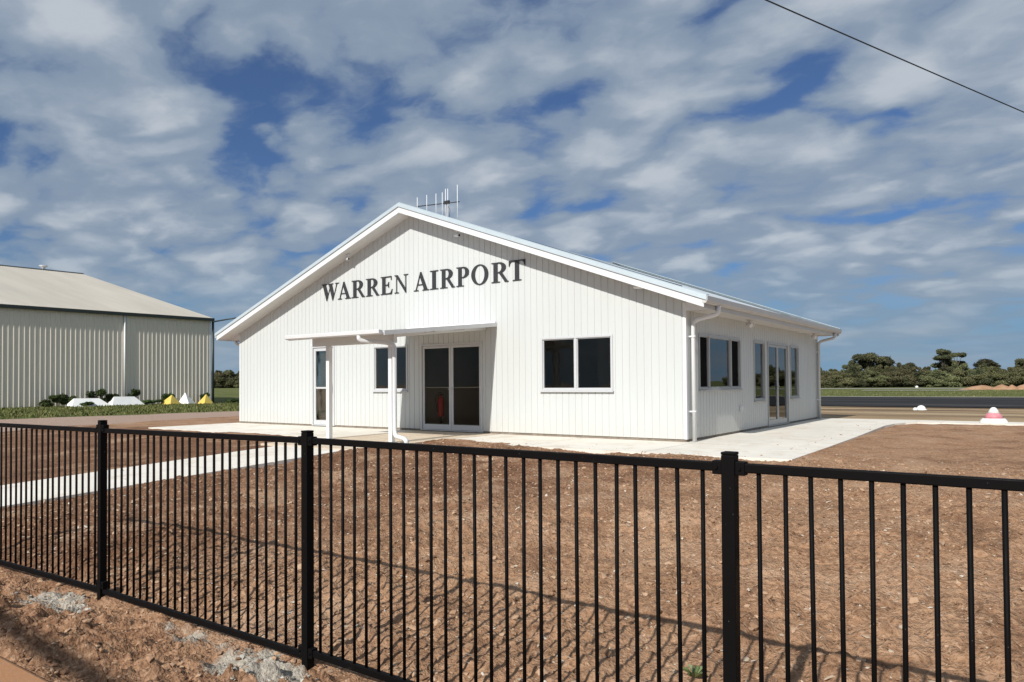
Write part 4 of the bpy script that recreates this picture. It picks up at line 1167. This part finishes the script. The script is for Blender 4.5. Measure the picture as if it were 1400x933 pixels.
def build_weeds(xs, ys, Z):
    spec = [(-50.0, 20.5, 0.75, 1.0, 'low spreading weed left of the white gable markers by the hangar'), (-49.9, 21.6, 0.85, 0.9, 'taller dark weed touching the left end of the white gable marker'),
            (-50.05, 23.4, 1.15, 1.1, 'dark bushy weed rising behind the white gable markers'), (-50.1, 24.1, 0.8, 0.9, 'smaller weed between the bushy one and the hangar downpipe'),
            (-49.95, 25.6, 1.1, 0.7, 'thin upright weed just right of the hangar downpipe'), (-49.85, 28.0, 0.9, 0.8, 'weed between the left yellow marker and the white pyramid'), (-49.7, 30.6, 0.8, 0.7, 'weed behind the right yellow pyramid marker'),
            (-49.4, 26.5, 0.35, 1.0, 'flat weed on the grass between the markers and the downpipe'), (-49.0, 32.6, 0.4, 1.0, 'flat leafy weed at the far corner of the hangar'),
            (-48.9, 21.9, 0.4, 0.9, 'flat weed in front of the left white gable marker')]
    for i, (x, y, h, w, lab) in enumerate(spec):
        rr = random.Random(i+30); z = float(sample(xs, ys, Z, np.array([x]), np.array([y]))[0])
        root = empty('weed', (x, y, z), lab, 'weed', 'weeds along the hangar wall')
        cl = [((x+rr.uniform(-.3, .3)*w, y+rr.uniform(-.45, .45)*w, z+rr.uniform(.15, .8)*h), (0.22*w, 0.25*w, 0.18*h), rr.random()) for _ in range(7)]
        V, F, T = leaves(cl, 900, 0.07, i+50, 0.2)
        V = V - np.array([x, y, z])
        o = raw_mesh('foliage', V, F, M['weed'], dict(tone=T)); o.parent = root
        m = MB()
        for _ in range(5): m.tube([(x, y, z-0.02), (x+rr.uniform(-.25, .25)*w, y+rr.uniform(-.3, .3)*w, z+0.7*h)], [0.014, 0.006], 5)
        m.build('stem', M['weed'], root)
    # small seedling by the front right post
    x, y = -1.45, 3.62; z = float(sample(xs, ys, Z, np.array([x]), np.array([y]))[0])
    root = empty('weed', (x, y, z), 'small bright green seedling in the soil behind the fence near the right post', 'weed')
    m = MB(); rr = random.Random(2)
    lv = []
    for k in range(9):
        a = k*0.7+rr.uniform(-.2, .2); l = rr.uniform(.035, .07); h = rr.uniform(.01, .06)
        tip = Vector((x+math.cos(a)*l, y+math.sin(a)*l, z+h+0.02)); bs = Vector((x, y, z+0.012)); mid = (tip+bs)/2 + Vector((0, 0, 0.025)); sd = Vector((-math.sin(a), math.cos(a), 0))*l*0.32
        lv.append((bs, mid+sd, tip, mid-sd))
    for b, p, t_, q in lv: m.add([b, p, t_, q], [(0, 1, 2), (0, 2, 3)])
    m.build('leaf', simple('seedling_leaf', (0.13, 0.17, 0.06), 0.6, 0.2), root)

def build_grass(xs, ys, Z):
    r = np.random.default_rng(21)
    def blades(n, x, y, h):
        z = sample(xs, ys, Z, x, y); a = r.uniform(0, 6.28, n); hh = h*r.uniform(.5, 1.4, n); w = hh*0.35
        lean = r.normal(0, .35, (n, 2))*hh[:, None]
        A = np.stack([x-np.cos(a)*w, y-np.sin(a)*w, z-0.01], -1); B = np.stack([x+np.cos(a)*w, y+np.sin(a)*w, z-0.01], -1); C_ = np.stack([x+lean[:, 0], y+lean[:, 1], z+hh], -1)
        return np.stack([A, B, C_], 1).reshape(-1, 3)
    # strip in front of the hangar and the sward past it
    n = 32000; y = r.uniform(2, 60, n); x = -31.9+(y-11.8)*0.14 - np.abs(r.normal(0, 1, n))*0.2 - r.uniform(0, 1, n)**1.2*(18.5+np.clip(y-31, 0, 60)*1.0)
    n2 = 9000; y2 = 67.5+r.uniform(0, 1, n2)**1.5*45; x2 = r.uniform(-45, 25, n2)
    V1 = blades(n, x, y, 0.09); V2 = blades(n2, x2, y2, 0.10)
    V = np.concatenate([V1, V2]); F = np.arange(len(V)).reshape(-1, 3)
    tone = np.repeat(r.uniform(0, 1, len(F)), 3)
    o = raw_mesh('grass', V, F, tone_mat('grass_blades', [(0.1, (0.075, 0.09, 0.024)), (0.6, (0.12, 0.135, 0.04)), (0.95, (0.22, 0.195, 0.085))], 0.8), dict(tone=tone))
    tag(o, 'short green grass beside the hangar and past the taxiway', 'grass', kind='stuff')

# ------------------------------------------------------------------ airfield
def build_airfield():
    t = NT('asphalt'); v = t.coord('Object', (0.25, 1, 1))
    n = t.noise(v, 0.35, 6, 0.65); n2 = t.noise(t.coord('Object'), 6, 4)
    c = t.ramp(n, [(0.3, (0.026, 0.026, 0.027)), (0.55, (0.042, 0.041, 0.042)), (0.75, (0.09, 0.083, 0.078))])
    t.bump(n2, 0.004); t.set(c, 0.95, 0, 0.03)
    z = float(ground_h(0, 50))+0.004+0.03
    def sheet(name, x0, x1, y0, y1, mat, zz, wob=0.25, seed=0):
        xs_ = np.linspace(x0, x1, 90); m = MB()
        lo = y0+wob*fbm(xs_*0.35+seed, xs_*0+seed, 3); hi = y1+wob*fbm(xs_*0.3+9+seed, xs_*0, 3)
        vs = [(a, b, zz) for a, b in zip(xs_, lo)] + [(a, b, zz) for a, b in zip(xs_, hi)]; n = len(xs_)
        m.add(vs, [(i, i+1, n+i+1, n+i) for i in range(n-1)]); o = m.build(name, mat); tag(o, kind='structure'); return o
    sheet('taxiway', -38, 120, 41.3, 65.6, t.m, z)
    pale = simple('pale_gravel', (0.42, 0.39, 0.32), 0.95, 0.2, 1.2)
    sheet('taxiway_shoulder', -38, 120, 65.62, 66.8, pale, z, 0.12, 3)
    sheet('runway_edge_strip', -18.5, -6.8, 103.2, 106.2, simple('pale_runway', (0.5, 0.48, 0.42), 0.95, 0.1), z+0.05, 0.3, 6)
    sheet('runway', -80, 90, 128, 137, simple('grey_runway', (0.30, 0.28, 0.25), 0.95, 0.1), z, 0.3, 8)
    # mounds of orange earth
    md = NT('orange_earth'); vv = md.coord('Object'); md.bump(md.noise(vv, 1.5, 6, 0.65), 0.25)
    md.set(md.ramp(md.noise(vv, 0.9, 6, 0.65), [(0.3, (0.30, 0.165, 0.09)), (0.7, (0.46, 0.29, 0.18))]), 0.95, 0, 0.1)
    for (px, d, w, dep, h, lab) in ((1341, 100, 3.6, 2.2, 0.62, 'long low heap of orange earth, leftmost at the edge of the far grass'), (1370, 98, 1.9, 1.5, 0.72, 'rounded heap of orange earth right of the long low heap'),
                                    (1384, 97, 1.2, 1.0, 0.66, 'small heap of orange earth between two rounder heaps'), (1400, 97, 1.8, 1.3, 0.7, 'heap of orange earth cut by the right edge of the picture')):
        x, y = cam_pt(px, d); z0 = float(ground_h(x, y)); m = MB(); n = 28; rings = 9; vs = [(x, y, z0+h)]; fs = []
        for i in range(1, rings+1):
            q = i/rings
            for j in range(n):
                a = 2*math.pi*j/n; rr = 1+0.22*mnoise.noise((math.cos(a)*1.5+px, math.sin(a)*1.5, 0))
                zz = h*(0.5+0.5*math.cos(q*math.pi))*(1+0.2*mnoise.noise((math.cos(a)*q*3+px, math.sin(a)*q*3, 2)))
                # long axis across the view
                lx, ly = math.cos(a)*q*w*rr, math.sin(a)*q*dep*rr
                vs.append((x+lx*math.cos(CAM_TH)-ly*math.sin(CAM_TH), y+lx*math.sin(CAM_TH)+ly*math.cos(CAM_TH), z0+zz-0.05))
        for j in range(n):
            fs.append((0, 1+j, 1+(j+1) % n))
            for i in range(rings-1): fs.append((1+i*n+j, 1+(i+1)*n+j, 1+(i+1)*n+(j+1) % n, 1+i*n+(j+1) % n))
        m.add(vs, fs, True); o = m.build('earth_mound', md.m); tag(o, lab, 'earth mound', 'mounds of orange earth')
    white = simple('white_marker_paint', (0.80, 0.79, 0.75), 0.55, 0.05); redp = simple('faded_red_paint', (0.60, 0.22, 0.25), 0.7, 0.2, 9); yel = simple('yellow_marker_paint', (0.66, 0.48, 0.10), 0.6, 0.1)
    # red and white cone beside the path
    x, y = -0.98, 24.3; z0 = SLAB-0.006
    c = empty('marker_cone', (x, y, z0), 'squat white cone marker with a faded red band on the path at right', 'cone')
    m = MB(); m.lathe((x, y, z0), [(0.345, 0.0), (0.345, 0.015), (0.30, 0.085), (0.265, 0.125)], 28); m.build('base', white, c)
    m = MB(); m.lathe((x, y, z0), [(0.235, 0.126), (0.155, 0.27)], 28); m.build('band', redp, c)
    m = MB(); m.lathe((x, y, z0), [(0.153, 0.271), (0.075, 0.395), (0.05, 0.42), (0.025, 0.43)], 28); m.build('top', white, c)
    x, y = cam_pt(1258.5, 33.2); z0 = float(ground_h(x, y))
    c = empty('dome_marker', (x, y, z0), 'white dome marker on the dry grass before the taxiway', 'marker')
    m = MB(); m.lathe((x, y, z0), [(0.20*math.cos(R(a)), 0.215*math.sin(R(a))) for a in (0, 15, 30, 45, 60, 75, 88)], 24); m.build('dome', white, c)
    m = MB(); m.lathe((x, y, z0), [(0.235, -0.01), (0.235, 0.025), (0.201, 0.03)], 24); m.build('rim', white, c)
    x2, y2 = cam_pt(1250.5, 33.0)
    m = MB(); m.lathe((x2, y2, float(ground_h(x2, y2))), [(0.11, -0.01), (0.1, 0.06), (0.05, 0.12)], 14); o = m.build('light_marker', white); tag(o, 'tiny white ground light at the left foot of the dome marker', 'ground light')
    x, y = cam_pt(1253, 128); m = MB(); m.lathe((x, y, float(ground_h(x, y))), [(0.28, 0), (0.24, 0.2), (0.1, 0.36)], 14); o = m.build('light_marker', white); tag(o, 'small far white marker at the foot of the tree belt', 'marker')
    # gable markers and pyramids in front of the hangar
    def gable(y0, y1, xc, wd, h, tilt, lab):
        zb = 0.23; e = empty('gable_marker', (xc, (y0+y1)/2, zb), lab, 'runway marker', 'white gable markers')
        m = MB(); dl = 0.35
        m.add([(xc+wd, y0, zb), (xc, y0+dl, zb+h), (xc, y1-dl*1.6+tilt, zb+h*0.97), (xc+wd, y1+tilt, zb)], [(0, 1, 2, 3)])
        m.build('front_panel', white, e)
        m = MB(); m.add([(xc-wd, y0, zb), (xc-0.004, y0+dl, zb+h), (xc-0.004, y1-dl*1.6+tilt, zb+h*0.97), (xc-wd, y1+tilt, zb)], [(0, 1, 2, 3)]); m.build('back_panel', white, e)
        m = MB(); m.add([(xc+wd, y0, zb-.0), (xc, y0+dl, zb+h), (xc-wd, y0, zb)], [(0, 1, 2)]); m.build('end_panel', white, e); m = MB(); m.add([(xc+wd, y1+tilt, zb), (xc, y1-dl*1.6+tilt, zb+h*.97), (xc-wd, y1+tilt, zb)], [(0, 1, 2)]); m.build('end_panel', white, e)
    gable(21.1, 23.3, -49.2, 0.6, 0.56, 0.25, 'left white gable marker lying against the hangar, partly overgrown by weeds')
    gable(23.75, 25.9, -49.55, 0.45, 0.62, 0.1, 'right white gable marker lying against the hangar near its downpipe')
    def pyramid(xc, yc, s, h, mat, lab, rz, lean):
        zb = 0.2; e = empty('pyramid_marker', (xc, yc, zb), lab, 'runway marker', 'pyramid markers by the hangar')
        co = [(math.cos(rz+a)*s, math.sin(rz+a)*s) for a in (0.785, 2.356, 3.927, 5.498)]
        ap = (xc+lean, yc+lean*.5, zb+h)
        for i in range(4):
            a, b = co[i], co[(i+1) % 4]; m = MB()
            m.add([(xc+a[0], yc+a[1], zb), (xc+b[0], yc+b[1], zb), ap], [(0, 1, 2)]); m.build('panel', mat, e)
    pyramid(-48.9, 27.6, 0.78, 0.72, yel, 'left yellow pyramid marker by the hangar wall, its base splayed wide', 0.25, 0.1)
    pyramid(-49.25, 29.0, 0.66, 0.85, white, 'white pyramid marker between the two yellow ones', 0.5, -0.1)
    pyramid(-49.0, 30.3, 0.58, 0.72, yel, 'right yellow pyramid marker, nearest the hangar corner', 0.1, 0.05)
    m = MB(); m.lathe((-48.7, 33.0, 0.2), [(0.1, 0), (0.12, 0.1), (0.04, 0.24)], 10); o = m.build('ground_light', white); tag(o, 'tiny white ground light in the grass at the hangar corner', 'ground light')
    m = MB(); m.prism([(-49.3, 26.15, 0.2), (-49.3, 26.75, 0.2), (-49.3, 26.4, 0.52)], (-0.3, 0, 0)); o = m.build('marker_offcut', white); tag(o, 'small white triangular offcut beside the right white gable marker', 'offcut')

def build_cables():
    blk = simple('cable_black', (0.012, 0.012, 0.014), 0.6, 0.1)
    def cable(A, B, sag, r, lab):
        A, B = Vector(A), Vector(B); pts = []
        for i in range(41):
            t = i/40; p = A.lerp(B, t); p.z -= sag*4*t*(1-t); pts.append(p)
        o = MB().tube(pts, r, 8).build('overhead_cable', blk); tag(o, lab, 'cable', 'overhead power cables'); return o
    def at(px, py, depth):
        C, S = math.cos(CAM_TH), math.sin(CAM_TH); u0, w0 = px-700, CAM_Y0-py; cr, sr = math.cos(CAM_R), math.sin(CAM_R)
        u = u0*cr+w0*sr; w = w0*cr-u0*sr; k = u/CAM_F; mm = (w-CAM_F*math.tan(CAM_P))/CAM_F
        d = math.cos(CAM_P)-mm*math.sin(CAM_P); z = math.sin(CAM_P)+mm*math.cos(CAM_P)
        return Vector((k*C-d*S, k*S+d*C, z))*depth + Vector((0, 0, CAM_H))
    a, b = at(1043, 0, 17), at(1400, 153, 24); d = b-a
    up = Vector((0, 0, 0.13)); cable(a-d*0.9+up, b+d*2.2+up, 0.15, 0.017, 'black overhead cable crossing the upper right of the sky')
    y0 = 1.965+0.02-5.0/0.735  # unseen cable added behind the camera as caster of the verge shadow
    sx = 5.0/0.735*0.08
    cable((-26+sx, y0+1.70, 5.1), (14+sx, y0-1.55, 5.1), 0.10, 0.05, 'unseen thick cable added to cast the shadow across the verge')

# ------------------------------------------------------------------ camera, sun, colour
def build_camera():
    cam = bpy.data.cameras.new('camera'); o = bpy.data.objects.new('camera', cam); COL.objects.link(o)
    cam.sensor_width = 36; cam.lens = CAM_F/1400*36; cam.clip_end = 6000; cam.clip_start = 0.05
    prin = CAM_Y0-CAM_F*math.tan(CAM_P)
    cam.shift_y = (prin-466.5)/1400
    m = Matrix.Rotation(CAM_TH, 4, 'Z') @ Matrix.Rotation(math.pi/2+CAM_P, 4, 'X') @ Matrix.Rotation(-CAM_R, 4, 'Z')
    o.matrix_world = Matrix.Translation((0, 0, CAM_H)) @ m
    sc.camera = o
    s = bpy.data.lights.new('sun', 'SUN'); so = bpy.data.objects.new('sun', s); COL.objects.link(so)
    s.energy = 3.6; s.angle = R(0.53); s.color = (1.0, 0.97, 0.92)
    so.rotation_euler = SUN_L.to_track_quat('-Z', 'Y').to_euler(); so.location = (0, -20, 20)
    vs = sc.view_settings; vs.view_transform = 'Standard'; vs.look = 'None'; vs.exposure = 0.45; vs.gamma = 1.0; vs.use_curve_mapping = False
    sc.cycles.max_bounces = 8; sc.cycles.transparent_max_bounces = 16

build_world()
build_camera()
compute_letters()
gx, gy, gz = build_ground()
build_paths()
build_terminal()
build_extinguisher()
build_fence()
build_hangar()
build_airfield()
build_trees()
build_weeds(gx, gy, gz)
build_grass(gx, gy, gz)
build_cables()
soil = tone_mat('soil_clods', [(0.0, (0.20, 0.118, 0.070)), (0.5, (0.32, 0.195, 0.118)), (1.0, (0.46, 0.31, 0.20))])
vsoil = tone_mat('verge_clods', [(0.0, (0.17, 0.088, 0.05)), (0.5, (0.32, 0.185, 0.11)), (1.0, (0.46, 0.31, 0.2))])
chip = tone_mat('pale_chips', [(0.0, (0.30, 0.21, 0.14)), (0.6, (0.46, 0.37, 0.27)), (1.0, (0.62, 0.56, 0.47))], 0.9, 0.002)
cem = tone_mat('cement_crumbs', [(0.0, (0.26, 0.23, 0.19)), (1.0, (0.52, 0.49, 0.43))])
scatter_lumps('soil_clods', soil, 7500, (-12, 0.6), (2.7, 12.0), (0.0105, 0.55), 0.65, 'small brown clods over the bare yard behind the fence', gx, gy, gz)
scatter_lumps('verge_clods', vsoil, 3200, (-8.5, -2.2), (1.76, 2.75), (0.007, 0.5), 0.6, 'reddish clods on the rough verge in front of the fence', gx, gy, gz)
scatter_lumps('pale_chips', chip, 8000, (-11, 0.6), (2.7, 13.0), (0.0052, 0.68), 0.35, 'pale stone chips and straw scattered over the yard soil', gx, gy, gz, 2.0)
scatter_lumps('cement_crumbs', cem, 1000, (-7.6, -2.7), (2.0, 2.85), (0.0065, 0.5), 0.6, 'grey cement crumbs spilled round the fence post footings', gx, gy, gz, 1.0,
              lambda x, y: (np.exp(-((x+6.0)/0.55)**2-((y-2.46)/0.18)**2)+np.exp(-((x+3.45)/0.4)**2-((y-2.48)/0.22)**2)) > 0.35)

def near_edge(x, y):
    apron = (y > 11.5) & (y < 23.4) & (x < -3.3) & (rng.uniform(0, 1, len(x)) < np.exp(-(-3.25-x)/0.35))
    walk = (y > 11.5) & (y < 13.6) & (x > -10.2) & (x < -3.3) & (rng.uniform(0, 1, len(x)) < np.exp(-(y-11.5)/0.4))
    path = (y < 9.2) & (x > PXL+0.03) & (x < PXR-0.03) & (rng.uniform(0, 1, len(x)) < 0.25*np.exp(-np.minimum(x-PXL, PXR-x)/0.2)+0.05)
    return apron | walk | path
scatter_lumps('soil_crumbs', soil, 900, (-12.3, -3.2), (3.2, 23.4), (0.009, 0.5), 0.5, 'brown soil crumbs spilled over the edges of the pale concrete', gx, gy, gz, 1.0, near_edge,
              lambda x, y: np.where(y < 9.3, base_h(y)+0.034, SLAB-0.004))
